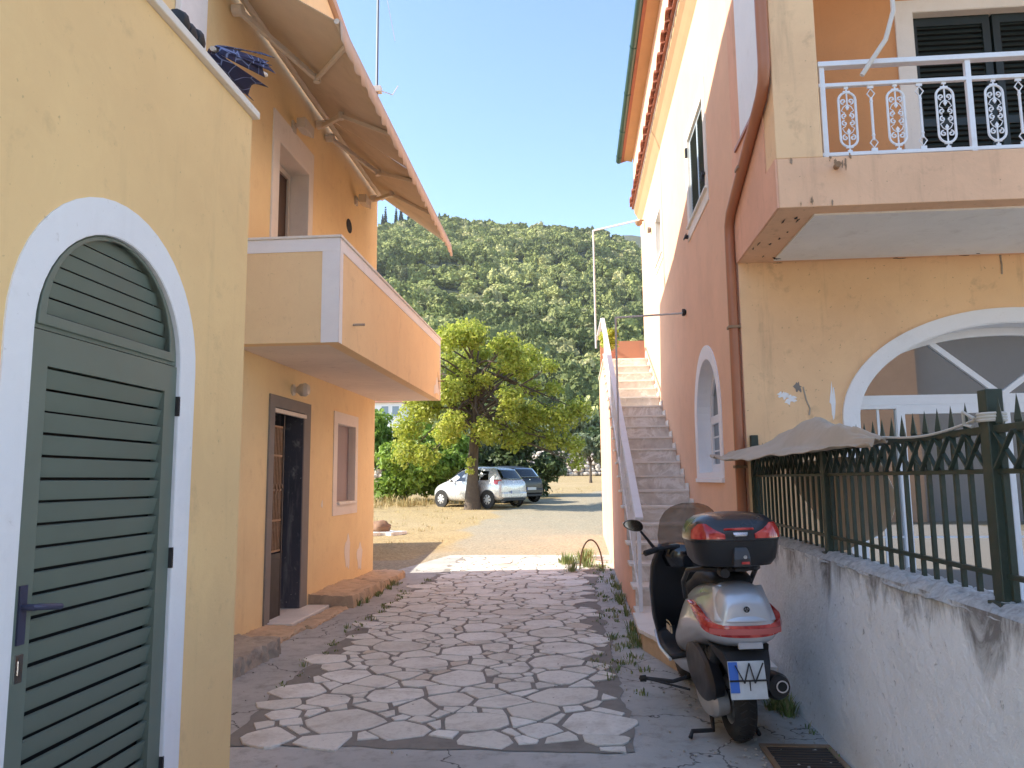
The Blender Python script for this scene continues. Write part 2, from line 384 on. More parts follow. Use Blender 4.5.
def clip(poly, px, py, nx, ny):   # keep side where (p-P).n <= 0
    out = []
    for i in range(len(poly)):
        a = poly[i]; b = poly[(i+1) % len(poly)]
        da = (a[0]-px)*nx+(a[1]-py)*ny; db = (b[0]-px)*nx+(b[1]-py)*ny
        if da <= 0: out.append(a)
        if da*db < 0: t = da/(da-db); out.append((a[0]+(b[0]-a[0])*t, a[1]+(b[1]-a[1])*t))
    return out
def pave_x(y):
    xl = np.interp(y, [4.5, 6, 8, 11.4, 15.4], [-2.15, -2.32, -2.42, -2.45, -2.3]); xr = np.interp(y, [4.5, 7, 11.4, 13, 15.4], [.30, .27, .20, .3, .45]); return xl, xr
def make_paving():
    pts = []; rr = random.Random(11)
    for lo, hi, tries in ((.21, .30, 1500), (.13, .19, 9000), (.065, .11, 16000)):
        for _ in range(tries):
            y = rr.uniform(4.2, 15.8); x = rr.uniform(-2.8, .8); rad = rr.uniform(lo, hi)
            ok = True; st = .66 if rad > .12 else .8
            for q in pts:
                if abs(q[0]-x) < .6 and abs(q[1]-y) < .6 and ((x-q[0])*st)**2+(y-q[1])**2 < ((rad+q[2])*.80)**2*(.75 if lo < .2 else 1.6): ok = False; break
            if ok: pts.append((x, y, rad))
    P = np.array(pts); mb = MB()
    for i, (x, y, r_) in enumerate(pts):
        xl, xr = pave_x(y); jag = .10*noise.noise(Vector((y*3, 0, 2)))
        if x < xl+jag+.05 or x > xr+jag-.05 or y < 4.78+.07*noise.noise(Vector((x*3, 1, 1))) or y > 15.2: continue
        d = (P[:, 0]-x)**2+(P[:, 1]-y)**2; idx = np.argsort(d)[1:26]
        poly = [(x-.5, y-.5), (x+.5, y-.5), (x+.5, y+.5), (x-.5, y+.5)]
        for j in idx:
            qx, qy, qr = pts[j]; dx, dy = qx-x, qy-y; L = math.hypot(dx, dy)
            w = max(.2, min(.8, .5+(r_*r_-qr*qr)/(2*L*L)))
            g = .008+.010*(noise.noise(Vector(((x+qx)*5, (y+qy)*5, 0)))+.5)
            ux, uy = dx/L, dy/L; t = L*w-g
            a = (noise.noise(Vector(((x+qx)*3, (y+qy)*3, 9)))*.8); ca, sa = math.cos(a), math.sin(a)
            if i > j: pass
            poly = clip(poly, x+ux*t, y+uy*t, ux*ca-uy*sa, ux*sa+uy*ca)
            if len(poly) < 3: break
        if len(poly) < 3: continue
        # drop tiny edges, densify and roughen the outline
        pl = []
        for k in range(len(poly)):
            a = poly[k]; b = poly[(k+1) % len(poly)]; L = math.hypot(b[0]-a[0], b[1]-a[1])
            if L < .018: continue
            ns = max(1, int(L/.07))
            for s_ in range(ns):
                t = s_/ns; px = lerp(a[0], b[0], t); py = lerp(a[1], b[1], t)
                o = .007*noise.noise(Vector((px*22, py*22, i)))
                if t == 0: q_ = .0+.035*rr.random(); px = lerp(px, x, q_); py = lerp(py, y, q_)
                px += (x-px)*o*3; py += (y-py)*o*3; pl.append((px, py))
        if len(pl) < 3: continue
        cx = sum(p[0] for p in pl)/len(pl); cy = sum(p[1] for p in pl)/len(pl)
        tz = .0135+.005*rr.random(); tx = rr.uniform(-.008, .008); ty = rr.uniform(-.008, .008); n = len(pl)
        g0 = ground_z(cx, cy)
        zt = lambda p: g0+tz+(p[0]-cx)*tx+(p[1]-cy)*ty+(ground_z(p[0], p[1])-g0)
        vs = [(p[0], p[1], -.01) for p in pl]+[(p[0], p[1], zt(p)-.004) for p in pl]+[(lerp(p[0], cx, .03), lerp(p[1], cy, .03), zt(p)) for p in pl]
        fs = [tuple(2*n+k for k in range(n))]
        for l in (0, 1):
            for k in range(n): fs.append((l*n+k, l*n+(k+1) % n, (l+1)*n+(k+1) % n, (l+1)*n+k))
        mb.add(vs, fs)
    m, nt, b = newmat('pale irregular flagstone'); g = nd(nt, "ShaderNodeNewGeometry"); p = wpos(nt)
    r = ramp(nt, g.outputs['Random Per Island'], [(0, (.66, .64, .57)), (.25, (.77, .75, .68)), (.5, (.69, .66, .58)), (.7, (.82, .81, .75)), (.9, (.73, .72, .66)), (1., (.60, .52, .42))])
    n1 = tex_noise(nt, 3, 8, .7, p, .5); n2 = tex_noise(nt, 28, 6, .7, p)
    c = mixc(nt, ramp(nt, n1.outputs[0], [(.48, 0.), (.72, .55)]).outputs[0], r.outputs[0], (.36, .31, .25))
    c = mixc(nt, ramp(nt, n2.outputs[0], [(.5, 0.), (.75, .35)]).outputs[0], c, (.22, .18, .15))
    nt.links.new(c, b.inputs['Base Color']); b.inputs['Roughness'].default_value = .8
    k = bump(nt, b, n1.outputs[0], .3, .015); bump(nt, b, n2.outputs[0], .35, .004, k)
    tag(mb.build('stone_paving', m), kind='structure')
    mb = MB()
    def bed(u, v):
        y = lerp(4.72, 15.3, v); xl, xr = pave_x(y); j = .10*noise.noise(Vector((y*3, 0, 2)))+.03*noise.noise(Vector((y*9, 0, 7)))
        x = lerp(xl-.02+j, xr+.03+j, u); yy = y+(.05*noise.noise(Vector((x*4, 0, 4))) if v in (0, 1) else 0)
        return (x, yy, ground_z(x, yy)+.0085+.002*noise.noise(Vector((x*8, y*8, 0))))
    mb.grid(bed, 30, 130)
    m = simple('sandy mortar', (.24, .225, .20), .95, var=.25, nscale=8, bs=.6, dirt=(.12, .10, .08), damt=.6)
    tag(mb.build('mortar_bed', m, smooth='all'), kind='structure')
make_paving()

# ================================================================ LEFT: TERRACE HOUSE WITH THE GREEN DOOR
NX = -1.82
nh = thing('terrace_house', 'ochre single storey annex with flat roof terrace and green arched louvred door', 'house', (NX, 3, 0))
dY0, dY1, dS, dR = 2.37, 3.33, 2.13, .455
hole = arch(dY0, dY1, -.02, dS, dR)
mb = MB(); mb.prism(rect(-.5, -.05, 4.0, 3.68), [hole], WX(NX, -1), 0, .30)
mb.box((NX-.3, 3.7, -.05), (-3.42, 4.0, 3.68)); mb.box((NX-.3, 3.7, 3.4), (-3.42, -.5, 3.55)); mb.box((NX-.3, -.5, -.05), (-3.42, -.3, 3.68))
mb.build('wall', M['yellow_near'], nh)
mb = MB(); mb.box((NX+.035, -.5, 3.682), (NX-.2, 4.03, 3.725)); mb.box((NX-.2, 3.82, 3.682), (-3.42, 4.03, 3.725)); mb.build('coping', M['white_trim'], nh, bevel=.006)
outer = arch(2.24, 3.465, -.02, 2.12, .605)
mb = MB(); mb.prism(outer, [hole], WX(NX, -1), -.006, .004)
inset = arch(dY0+.004, dY1-.004, -.02, dS, dR-.004); mb.prism(hole, [inset], WX(NX, -1), -.004, .28)
mb.build('arch_surround', M['white_plaster'], nh)
door = MB()
# frame stiles: arch rim and door frame
di = arch(dY0+.055, dY1-.055, 2.17, 2.175, dR-.06)
door.prism(arch(dY0+.006, dY1-.006, 2.135, 2.135, dR-.008), [di], WX(NX-.016, -1), 0, .05)
door.prism(rect(dY0+.006, -.01, dY1-.006, 2.13), [rect(dY0+.10, .14, dY1-.10, 2.01)], WX(NX-.010, -1), 0, .05)
dr = door.build('door', M['green_door'], nh, bevel=.006)
mb = MB(); mb.prism(arch(dY0+.035, dY1-.035, 2.15, 2.16, dR-.04), [arch(dY0+.075, dY1-.075, 2.19, 2.195, dR-.09)], WX(NX-.006, -1), 0, .012); mb.build('arch_moulding', M['green_door'], dr, bevel=.004)
mb = MB(); n = 24; rs_ = random.Random(4)
for i in range(n):                                       # louvre slats of the leaf
    z = .14+(2.01-.14)*(i+.5)/n; h = (2.01-.14)/n
    mb.obox((NX-.034+rs_.uniform(-.0015, .0015), (dY0+dY1)/2, z+rs_.uniform(-.0015, .0015)), (.012, dY1-dY0-.2+.01, h*.87), Matrix.Rotation(R(15+rs_.uniform(-1.5, 1.5)), 3, 'Y'))
c = (dY0+dY1)/2
for i in range(6):
    z = 2.20+.062*i; zz = (z+.03-2.175)/(dR-.06)
    if zz < 1:
        hw = (dY1-dY0-.11)/2*math.sqrt(1-min(.98, ((z-2.175)/(dR-.06)))**2)
        mb.obox((NX-.045, c, z+.03), (.012, 2*hw, .052), Matrix.Rotation(R(14), 3, 'Y'))
mb.build('louvre', M['green_door'], dr)
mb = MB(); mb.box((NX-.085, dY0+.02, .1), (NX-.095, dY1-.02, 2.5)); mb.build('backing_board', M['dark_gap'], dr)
mb = MB(); mb.box((NX-.010, dY0+.035, 1.08), (NX-.003, dY0+.07, 1.27)); mb.tube([(NX-.005, dY0+.052, 1.20), (NX+.04, dY0+.052, 1.20), (NX+.045, dY0+.065, 1.20), (NX+.045, dY0+.17, 1.185)], .011, 10)
mb.build('handle', simple('blue grey door handle', (.07, .075, .13), .4, .4), dr, smooth=True)
mb = MB(); mb.box((NX-.010, dY0+.035, .96), (NX-.004, dY0+.07, 1.05)); mb.box((NX-.0035, dY0+.048, .985), (NX-.002, dY0+.057, 1.03)); mb.build('keyhole_plate', M['chrome'], dr)
for z in (1.95, 1.27, .38):
    mb = MB(); mb.box((NX-.012, dY1-.006, z-.045), (NX+.006, dY1+.008, z+.045)); mb.build('hinge', M['black_matte'], dr)
mb = MB()                                                # terrace furniture foot etc: pillar trim seen above parapet
# things on the terrace parapet
def crumple(name, label, cat, c, size, col, mat, seed, spikes=0):
    rr = random.Random(seed); mb = MB()
    for k in range(7):
        cc = Vector(c)+Vector((rr.uniform(-1, 1)*size[0], rr.uniform(-1, 1)*size[1], rr.uniform(-1, 1)*size[2]))*.55
        q = rr.uniform(0, 6)
        def fn(u, v, cc=cc, q=q, k=k):
            a = (u-.5)*2; b = (v-.5)*2
            return (cc.x+a*size[0]*.5+.03*math.sin(9*b+q), cc.y+b*size[1]*.55+.04*math.sin(7*a+q*2), cc.z+size[2]*.35*math.sin(5*a+q)*math.cos(4*b-q)+.04*math.sin(19*a+q))
        mb.grid(fn, 10, 10)
    o = mb.build(name, mat, smooth='all', solid=.004); tag(o, label, cat); return o
m, nt, b = newmat('dark blue patterned cloth'); v = nd(nt, "ShaderNodeTexVoronoi", feature='DISTANCE_TO_EDGE'); v.inputs['Scale'].default_value = 9; nt.links.new(wpos(nt), v.inputs['Vector'])
cc = ramp(nt, v.outputs[0], [(.01, (.20, .25, .45)), (.04, (.012, .018, .07))]); nt.links.new(cc.outputs[0], b.inputs['Base Color']); b.inputs['Roughness'].default_value = .7
um = thing('folded_parasol', 'crumpled dark blue patterned parasol lying folded on the terrace parapet', 'parasol', (-1.95, 4.25, 3.73))
rr = random.Random(3); mb = MB()
for k in range(8):
    a0 = k*45
    def fn(u, v, a0=a0, k=k):
        t = u; ang = R(a0+45*v); rib = abs(math.sin(PI*v)); rad = .03+(.115+.025*math.sin(k*2.3))*t**.7*(1-.22*rib)
        y = 3.60+(.46+.05*math.sin(k*1.7))*t-.055*rib*t*t; return (-1.86+rad*math.cos(ang), y, 3.86+.12*t+.05*t*math.sin(k)+rad*.75*math.sin(ang))
    mb.grid(fn, 14, 8)
mb.build('canopy', m, um, smooth='all', solid=.003)
mb = MB(); mb.tube([(-1.86, 3.58, 3.86), (-1.85, 4.24, 4.08)], .013, 8); mb.build('pole', M['cream_metal'], um, smooth=True)
mb = MB()
for k, (yy, zz) in enumerate(((3.24, 3.79), (3.31, 3.775), (3.39, 3.79))): mb.lathe([(.0, -.05), (.05, -.03), (.06, 0), (.045, .04), (.0, .055)], (-1.86, yy, zz), 'y', 14)
tag(mb.build('shoe_pair', M['black_matte'], smooth=True), 'small black shoes left on the terrace parapet beside the blue parasol', 'shoes')

# ================================================================ LEFT: FAR HOUSE WITH BALCONY
FX = -3.45
fh = thing('balcony_house', 'ochre two storey house with solid walled balcony and dark doorway', 'house', (FX, 9, 0))
doorh = rect(8.42, -.03, 9.36, 2.46); winh = rect(10.75, 1.28, 11.65, 2.45); uph = rect(8.33, 3.1, 9.32, 5.62)
prof = [(-.5, -.05), (12.8, -.05), (12.8, 8.0), (10.9, 8.25), (6.7, 9.3), (3.5, 9.7), (3.2, 5.4), (-.5, 5.4)]
mb = MB(); mb.prism(prof, [doorh, winh, uph], WX(FX, -1), 0, .45)
mb.box((FX-.45, 12.35, -.05), (-6.7, 12.8, 8.0)); mb.box((-6.7, -.5, -.05), (-7.0, 12.8, 5.3)); mb.box((-6.7, 3.3, 5.3), (-7.0, 12.79, 8.0)); mb.box((-6.69, -.5, -.05), (FX-.451, -.2, 5.3)); mb.box((-6.69, 3.3, -.05), (FX-.451, 3.5, 9.6))
mb.build('wall', M['yellow_far'], fh)
mb = MB()      # sloping tiled roof with overhang
for (ya, za), (yb, zb) in (((12.95, 8.02), (10.9, 8.28)), ((10.9, 8.28), (6.7, 9.33)), ((6.7, 9.33), (3.3, 9.75)), ((3.2, 5.45), (-.6, 5.45))):
    mb.add([(-3.38, ya, za), (-7.2, ya, za), (-7.2, yb, zb), (-3.38, yb, zb), (-3.38, ya, za+.14), (-7.2, ya, za+.14), (-7.2, yb, zb+.14), (-3.38, yb, zb+.14)], [(0,1,2,3),(4,5,6,7),(0,1,5,4),(1,2,6,5),(2,3,7,6),(3,0,4,7)])
nf = len(mb.f)//4
RE = simple('bleached roof edge', (.56, .40, .30), .85, var=.2, nscale=5)
for k0, k1 in ((0, 3), (3, 4)):
    m2 = MB()
    for k in range(k0, k1): m2.add(mb.v[8*k:8*k+8], [(0,1,2,3),(4,5,6,7),(0,1,5,4),(1,2,6,5),(2,3,7,6),(3,0,4,7)])
    m2.build('roof', RE, fh)
mb = MB()      # white corner pilaster
mb.box((FX+.003, 5.95, 3.7), (FX+.06, 6.42, 7.8)); mb.build('pilaster', M['white_plaster'], fh, bevel=.008)
# ground floor door
mb = MB(); mb.prism(rect(8.27, -.03, 9.60, 2.60), [rect(8.42, -.03, 9.36, 2.46)], WX(FX, -1), -.02, .005); mb.build('door_frame', M['grey_cement'], fh, bevel=.006)
mb = MB(); mb.box((FX-.02, 8.40, 2.40), (FX+.028, 9.42, 2.448)); mb.build('lintel_strip', M['cream_metal'], fh, bevel=.004)
mb = MB(); mb.prism(rect(8.42, -.03, 9.36, 2.46), [rect(8.43, -.03, 9.345, 2.45)], WX(FX, -1), -.01, .44); mb.build('door_jamb', M['jamb_dark'], fh)
mb = MB(); mb.box((FX-.40, 8.43, .02), (FX-.44, 9.345, 2.45)); dd = mb.build('entrance_door', simple('dark door paint', (.035, .03, .028), .4), fh)
mb = MB()
for k in range(9):
    y = 8.46+.045*k; mb.box((FX-.06, y, .80), (FX-.045, y+.014, 2.25))
    if k % 2 == 0: mb.tube([(FX-.05, y+.007, 1.5+.05*math.sin(k)), (FX-.035, y+.007, 1.53), (FX-.05, y+.007, 1.58)], .014, 6)
for z in (.80, 1.15, 1.5, 1.9, 2.24): mb.box((FX-.063, 8.44, z), (FX-.043, 8.82, z+.022))
mb.build('iron_grille', M['rust_grille'], dd)
mb = MB(); mb.box((FX-.07, 8.44, .05), (FX-.04, 8.83, .78)); mb.box((FX-.041, 8.48, .10), (FX-.034, 8.79, .72)); mb.box((FX-.075, 8.83, .05), (FX-.035, 8.86, 2.44))
mb.build('lower_panel', M['black_matte'], dd, bevel=.004)
mb = MB(); mb.box((FX-.42, 8.36, -.03), (FX+.30, 9.64, .06)); mb.build('threshold', M['marble_edge'], fh, bevel=.01)
# ground floor window
mb = MB(); mb.prism(rect(10.58, 1.12, 11.78, 2.61), [winh], WX(FX, -1), -.012, .004); mb.prism(winh, [rect(10.757, 1.287, 11.643, 2.443)], WX(FX, -1), -.010, .43); mb.build('window_surround', M['white_trim'], fh)
mb = MB(); mb.box((FX-.10, 10.76, 1.29), (FX-.14, 11.64, 2.44)); w1 = mb.build('window', M['lilac'], fh)
mb = MB(); mb.box((FX-.35, 10.78, 1.27), (FX+.045, 11.68, 1.31)); mb.build('sill', M['marble_edge'], w1, bevel=.004)
# upper balcony door
mb = MB(); mb.prism(rect(8.14, 3.0, 9.48, 5.95), [uph], WX(FX, -1), -.02, .004); mb.prism(uph, [rect(8.337, 3.1, 9.313, 5.613)], WX(FX, -1), -.018, .43); mb.build('balcony_door_surround', M['white_trim'], fh, bevel=.004)
mb = MB(); mb.box((FX-.26, 8.34, 3.1), (FX-.30, 9.31, 5.61)); up = mb.build('balcony_door', M['brown_shutter'], fh)
mb = MB(); mb.prism(rect(8.345, 3.1, 9.30, 5.60), [rect(8.41, 3.2, 8.80, 5.52), rect(8.86, 3.2, 9.23, 5.52)], WX(FX-.22, -1), 0, .035); mb.build('frame', M['cream_metal'], up, bevel=.004)
# balcony
BX = -2.34; b0, b1 = 7.25, 12.93; zs, zt = 2.98, 4.06
bal = MB(); bal.box((FX+.002, b0, zs), (BX, b1, zs+.16)); bb = bal.build('balcony', M['soffit'], fh, bevel=.004)
mb = MB()
mb.box((BX-.14, b0+.141, zs-.004), (BX+.004, b1-.0, zt-.015)); mb.box((FX+.004, b0-.004, zs-.004), (BX+.004, b0+.14, zt-.015)); mb.box((FX+.004, b1-.14, zs+.161), (BX-.141, b1, zt-.015))
mb.build('parapet', M['balc_yellow'], bb, bevel=.004)
mb = MB()
mb.box((FX+.004, b0-.012, zt-.15), (BX+.012, b0-.0045, zt-.016)); mb.box((BX-.17, b0-.012, zs-.006), (BX+.012, b0-.0045, zt-.151))
mb.box((BX+.0045, b0-.011, zt-.14), (BX+.012, b1-.002, zt-.016)); mb.box((BX+.0045, b0-.011, zs-.006), (BX+.012, b0+.10, zt-.141)); mb.box((BX+.0045, b1-.04, zs), (BX+.012, b1-.002, zt-.141))
mb.build('painted_border', M['white_plaster'], bb)
mb = MB(); mb.box((FX+.004, b0-.03, zt-.014), (BX+.03, b0+.155, zt+.012)); mb.box((BX-.155, b0+.157, zt-.014), (BX+.03, b1+.02, zt+.012)); mb.build('coping', M['marble_edge'], bb, bevel=.005)
mb = MB(); mb.tube([(BX, 7.75, 3.25), (BX+.13, 7.75, 3.25)], .014, 10); mb.build('drain_spout', M['concrete_edge'], bb, smooth=True)
mb = MB(); mb.tube([(BX, 12.8, 3.3), (BX+.10, 12.8, 3.3)], .01, 8); mb.tube([(BX+.002, 12.7, 3.45), (BX+.02, 12.75, 3.15)], .004, 6); mb.build('hook', M['rust_grille'], bb, smooth=True)
mb = MB(); mb.prism([(0, 0), (.28, .05), (.42, .02), (.50, .13), (.36, .22), (.30, .32), (.22, .30), (.16, .18), (.03, .14)], [], lambda u, v, w: (BX+.0075-w*.1, 12.35+u, 3.03+v), 0, .01); mb.build('patch', M['white_trim'], bb)
mb = MB(); mb.prism([(.14*math.cos(2*PI*i/16), .05*0+.11*math.sin(2*PI*i/16)) for i in range(16)], [], lambda u, v, w: (FX+.006-w, 11.14+u, 5.54+v), 0, .004); mb.build('vent_hole', M['dark_gap'], fh)
# pale paint patches low on the wall
for (y, z, a, bq) in ((11.35, .55, .13, .24), (12.0, .42, .14, .20), (10.15, 1.3, .03, .05)):
    pr = [(a*math.cos(t)*(1+.25*math.sin(3*t+y)), bq*math.sin(t)*(1+.2*math.sin(5*t+z))) for t in [2*PI*i/22 for i in range(22)]]
    mb = MB(); mb.prism(pr, [], lambda u, v, w, y=y, z=z: (FX+.0035-w, y+u, z+v), 0, .003); mb.build('filler_patch', M['white_trim'], fh)
# footing of rough stone along the wall
rr = random.Random(5)
def rough_block(name, x0, x1, y0, y1, h, mat, seed, amp=.05, parent=None, ztop=None):
    mb = MB(); ny = max(4, int((y1-y0)/.03)); nx = max(4, int(abs(x1-x0)/.035)); 
    def P(u, v, side):
        y = lerp(y0, y1, v); q = Vector((u*3, y*3.3, seed))
        e = amp*.6*noise.fractal(Vector((y*2.5, seed, 0)), 1, 2, 4)+amp*.45*noise.fractal(Vector((y*11, seed, 0)), .8, 2, 3)
        x = lerp(x0, x1+e, u); z = h*(1-.10*u)+amp*.20*noise.fractal(Vector((x*5, y*4, seed)), 1, 2, 3)+.016*noise.fractal(Vector((x*22, y*22, seed)), .7, 2, 3)
        if v in (0, 1): y += amp*.4*noise.noise(Vector((x*6, seed, v)))
        return x, y, z
    cols = []
    for j in range(ny+1):
        v = j/ny; row = []
        for i in range(nx+1):
            x, y, z = P(i/nx, v, 0); row.append((x, y, z+ground_z(x, y)))
        x, y, z = row[-1]; s_ = 1 if x1 > x0 else -1
        row += [(x+s_*(.008+.03*noise.noise(Vector((y*15, 1, seed)))), y, z*.8), (x+s_*(.012+.035*noise.noise(Vector((y*19, 2, seed)))), y, z*.55), (x+s_*(.012+.035*noise.noise(Vector((y*15, 4, seed)))), y, z*.3), (x+s_*.02, y, -.02)]
        cols.append(row)
    m = len(cols[0]); fs = [(j*m+i, j*m+i+1, (j+1)*m+i+1, (j+1)*m+i) for j in range(ny) for i in range(m-1)]
    vs = [p for r_ in cols for p in r_]; nn = len(vs)
    for j in (0, ny):
        base = [(p[0], p[1], -.03) for p in cols[j]]; k0 = len(vs); vs += base
        fs += [(j*m+i, j*m+i+1, k0+i+1, k0+i) for i in range(m-1)]
    mb.add(vs, fs); return mb.build(name, mat, parent, smooth=True, angle=50)
rough_block('footing', FX+.001, -2.84, 5.4, 7.25, .16, M['concrete_edge'], 2, .09, fh)
rough_block('footing', FX+.001, -3.0, 7.30, 8.32, .05, M['plinth_stone'], 9, .05, fh)
rough_block('footing', -3.12, -2.93, 8.36, 9.66, .035, M['plinth_stone'], 12, .04, fh)
rough_block('footing', FX+.001, -2.88, 9.70, 11.2, .17, M['plinth_stone'], 4, .09, fh)
rough_block('footing', FX+.001, -2.92, 11.25, 12.9, .12, M['plinth_stone'], 6, .09, fh)
# wall lamps
def wall_lamp(name, label, c):
    t = thing(name, label, 'wall lamp', c); x, y, z = c
    mb = MB(); mb.lathe([(.07, 0), (.07, .02), (.045, .03), (.03, .07)], (x, y, z), 'x', 16); mb.build('base', M['cream_metal'], t, smooth=True)
    mb = MB(); mb.lathe([(.03, .05), (.075, .10), (.085, .16), (.06, .20), (.0, .215)], (x, y, z), 'x', 16); mb.build('lamp_shade', simple('frosted glass shade', (.6, .56, .5), .3), t, smooth=True)
wall_lamp('wall_lamp', 'small round bulkhead lamp over the dark ground floor doorway', (FX, 8.98, 2.72))
def spot(name, label, c):
    t = thing(name, label, 'wall lamp', c); x, y, z = c
    mb = MB(); mb.box((x, y-.05, z-.09), (x+.03, y+.05, z+.05)); mb.tube([(x+.03, y, z), (x+.10, y, z)], .02, 8); mb.build('bracket', M['cream_metal'], t)
    mb = MB(); mb.loft([[(x+.08, y-.10, z-.07), (x+.08, y+.10, z-.07), (x+.08, y+.10, z+.06), (x+.08, y-.10, z+.06)], [(x+.22, y-.16, z-.11), (x+.22, y+.16, z-.11), (x+.22, y+.16, z+.03), (x+.22, y-.16, z+.03)]]); mb.build('lamp_shade', M['cream_metal'], t, bevel=.01)
spot('floodlight', 'cream floodlight on the wall above the upstairs door surround', (FX, 8.75, 6.02))
spot('floodlight', 'cream floodlight on the wall near the far corner under the awning', (FX, 11.45, 6.08))
# awnings
def scallop(ya, yb, x, zt_, n, drop=.20):
    pts = []; 
    for i in range(n*6+1):
        t = i/(n*6); y = lerp(ya, yb, t); pts.append((y, zt_-drop-.035*abs(math.sin(PI*t*n))))
    return pts
def awning(label, ya, yb, zf, arms):
    t = thing('awning', label, 'awning', (FX, (ya+yb)/2, 6.5), 'beige awnings over the balcony')
    xf = -2.14; zw = 6.62
    zq = lambda y: 5.85-.028*(y-6.4)
    def fn(u, v): y = lerp(ya, yb, u); s_ = math.sin(PI*v); return (lerp(FX+.08, xf, v), y, lerp(zw, zq(y), v)-.03*s_*math.sin(PI*u)+.006*math.sin(u*23+v*3)*s_+.008*math.sin(u*9)*s_)
    mb = MB(); mb.grid(fn, 60, 12); mb.build('canopy', M['cloth_beige'], t, smooth='all', solid=.004, fix=True)
    mb = MB(); top = [(lerp(ya, yb, i/96), zq(lerp(ya, yb, i/96))+.015) for i in range(97)]; bot = [(p_[0], p_[1]+zq(p_[0])-zf) for p_ in scallop(ya, yb, xf, zf+.015, 16)]
    vs = []; fs = []
    for i in range(97):
        w = .012*math.sin(i*.8); vs += [(xf+.035, top[i][0], top[i][1]), (xf+.045+w, top[i][0], bot[i][1])]
    fs = [(2*i, 2*i+1, 2*i+3, 2*i+2) for i in range(96)]
    mb.add(vs, fs); mb.build('valance', simple('faded striped valance', (.60, .49, .40), .9, var=.15, nscale=6), t, smooth='all', solid=.004)
    mb = MB(); mb.tube([(xf, ya, zq(ya)), (xf, yb, zq(yb))], .028, 10); mb.build('front_bar', M['cream_metal'], t, smooth=True)
    mb = MB(); mb.tube([(FX+.10, ya-.03, 6.60), (FX+.10, yb+.03, 6.60)], .05, 12); mb.build('roller', M['cream_metal'], t, smooth=True)
    for (ys, ye, yt) in arms:
        e = (-2.87, ye, 6.17)
        mb = MB(); mb.tube([(FX+.02, ys, 6.42), (FX+.13, ys, 6.42)], .06, 12); mb.bar((FX+.10, ys, 6.40), e, .05, .06); mb.tube([(e[0], e[1], e[2]-.045), (e[0], e[1], e[2]+.045)], .042, 12); mb.bar(e, (xf, yt, zq(yt)-.03), .04, .045)
        mb.build('arm', M['cream_metal'], t, bevel=.008)
awning('nearer beige folding arm awning whose open side edge faces the viewer', 6.42, 9.69, 5.62, [(7.0, 7.95, 6.75), (9.55, 8.85, 8.6)])
awning('farther beige folding arm awning reaching to the corner of the ochre house', 9.71, 12.72, 5.58, [(9.95, 10.65, 9.95), (12.3, 11.5, 11.2)])
an = thing('roof_antenna', 'thin metal aerial mast standing at the roof edge of the ochre house', 'aerial', (-3.3, 12.1, 8.2))
mb = MB(); mb.tube([(-3.3, 12.1, 8.15), (-3.3, 12.1, 12.5)], .022, 8); mb.build('mast', simple('galvanised mast', (.16, .17, .19), .5, .3), an, smooth=True)
mb = MB(); mb.box((-3.36, 12.04, 8.24), (-3.22, 12.16, 8.34)); mb.tube([(-3.25, 12.1, 8.28), (-3.05, 12.2, 8.24), (-2.98, 12.3, 8.45)], .008, 6); mb.build('clamp', M['cream_metal'], an)
mb = MB(); mb.tube([(-3.3, 12.1, 10.6), (-3.15, 12.12, 10.0), (-3.0, 12.14, 9.2)], .005, 5); mb.build('guy_wire', M['cream_metal'], an)
# low garden wall behind, out of which the extra shadow on the ground comes
mb = MB(); mb.box((-5.62, 12.81, 0), (-5.40, 17.6, 1.75)); tag(mb.build('garden_wall', M['concrete_edge'], bevel=.02), 'low rough garden wall running behind the ochre house corner', 'wall')
# ================================================================ RIGHT HOUSE
RX = 1.55; RY = 7.1
rh = thing('balcony_porch_house', 'salmon two storey house with white railed balcony and big arched porch window', 'house', (RX, 7.1, 0))
arw = arch(8.36, 9.80, 1.66, 2.32, .68)
u1 = rect(8.55, 4.90, 9.75, 6.04); u2 = rect(12.95, 5.50, 13.78, 6.32)
mb = MB(); mb.prism(rect(RY, -.05, 16.75, 8.85), [arw, u1, u2], WX(RX), 0, .45)
mb.box((RX+.45, 16.35, -.05), (9.5, 16.75, 8.85)); mb.build('side_wall', M['salmon_up'], rh)
# lower weathered paint zone is the same wall: front, with the porch window opening
PW = (3.94, 1.39, 2.11, .86)
pwh = arch(PW[0]-PW[1], PW[0]+PW[1], .46, PW[2], PW[3], 40)
bdoor = rect(3.29, 3.98, 5.6, 6.02)
mb = MB(); mb.prism(rect(RX+.45, -.05, 9.5, 3.62), [pwh], WY(RY), 0, .40); mb.box((RX+.005, RY-.001, -.05), (RX+.449, RY+.02, 3.62)); mb.build('porch_wall', M['porch'], rh)
mb = MB(); mb.prism(rect(RX+.45, 3.62, 9.5, 8.85), [bdoor], WY(RY), 0, .40); mb.build('balcony_wall', M['orange_wall'], rh)
mb = MB(); mb.box((2.0, 16.3, .01), (9.4, 7.55, .4)); mb.box((2.1, 9.3, .4), (9.4, 9.2, 8)); mb.build('inner_partition', M['interior'], rh)
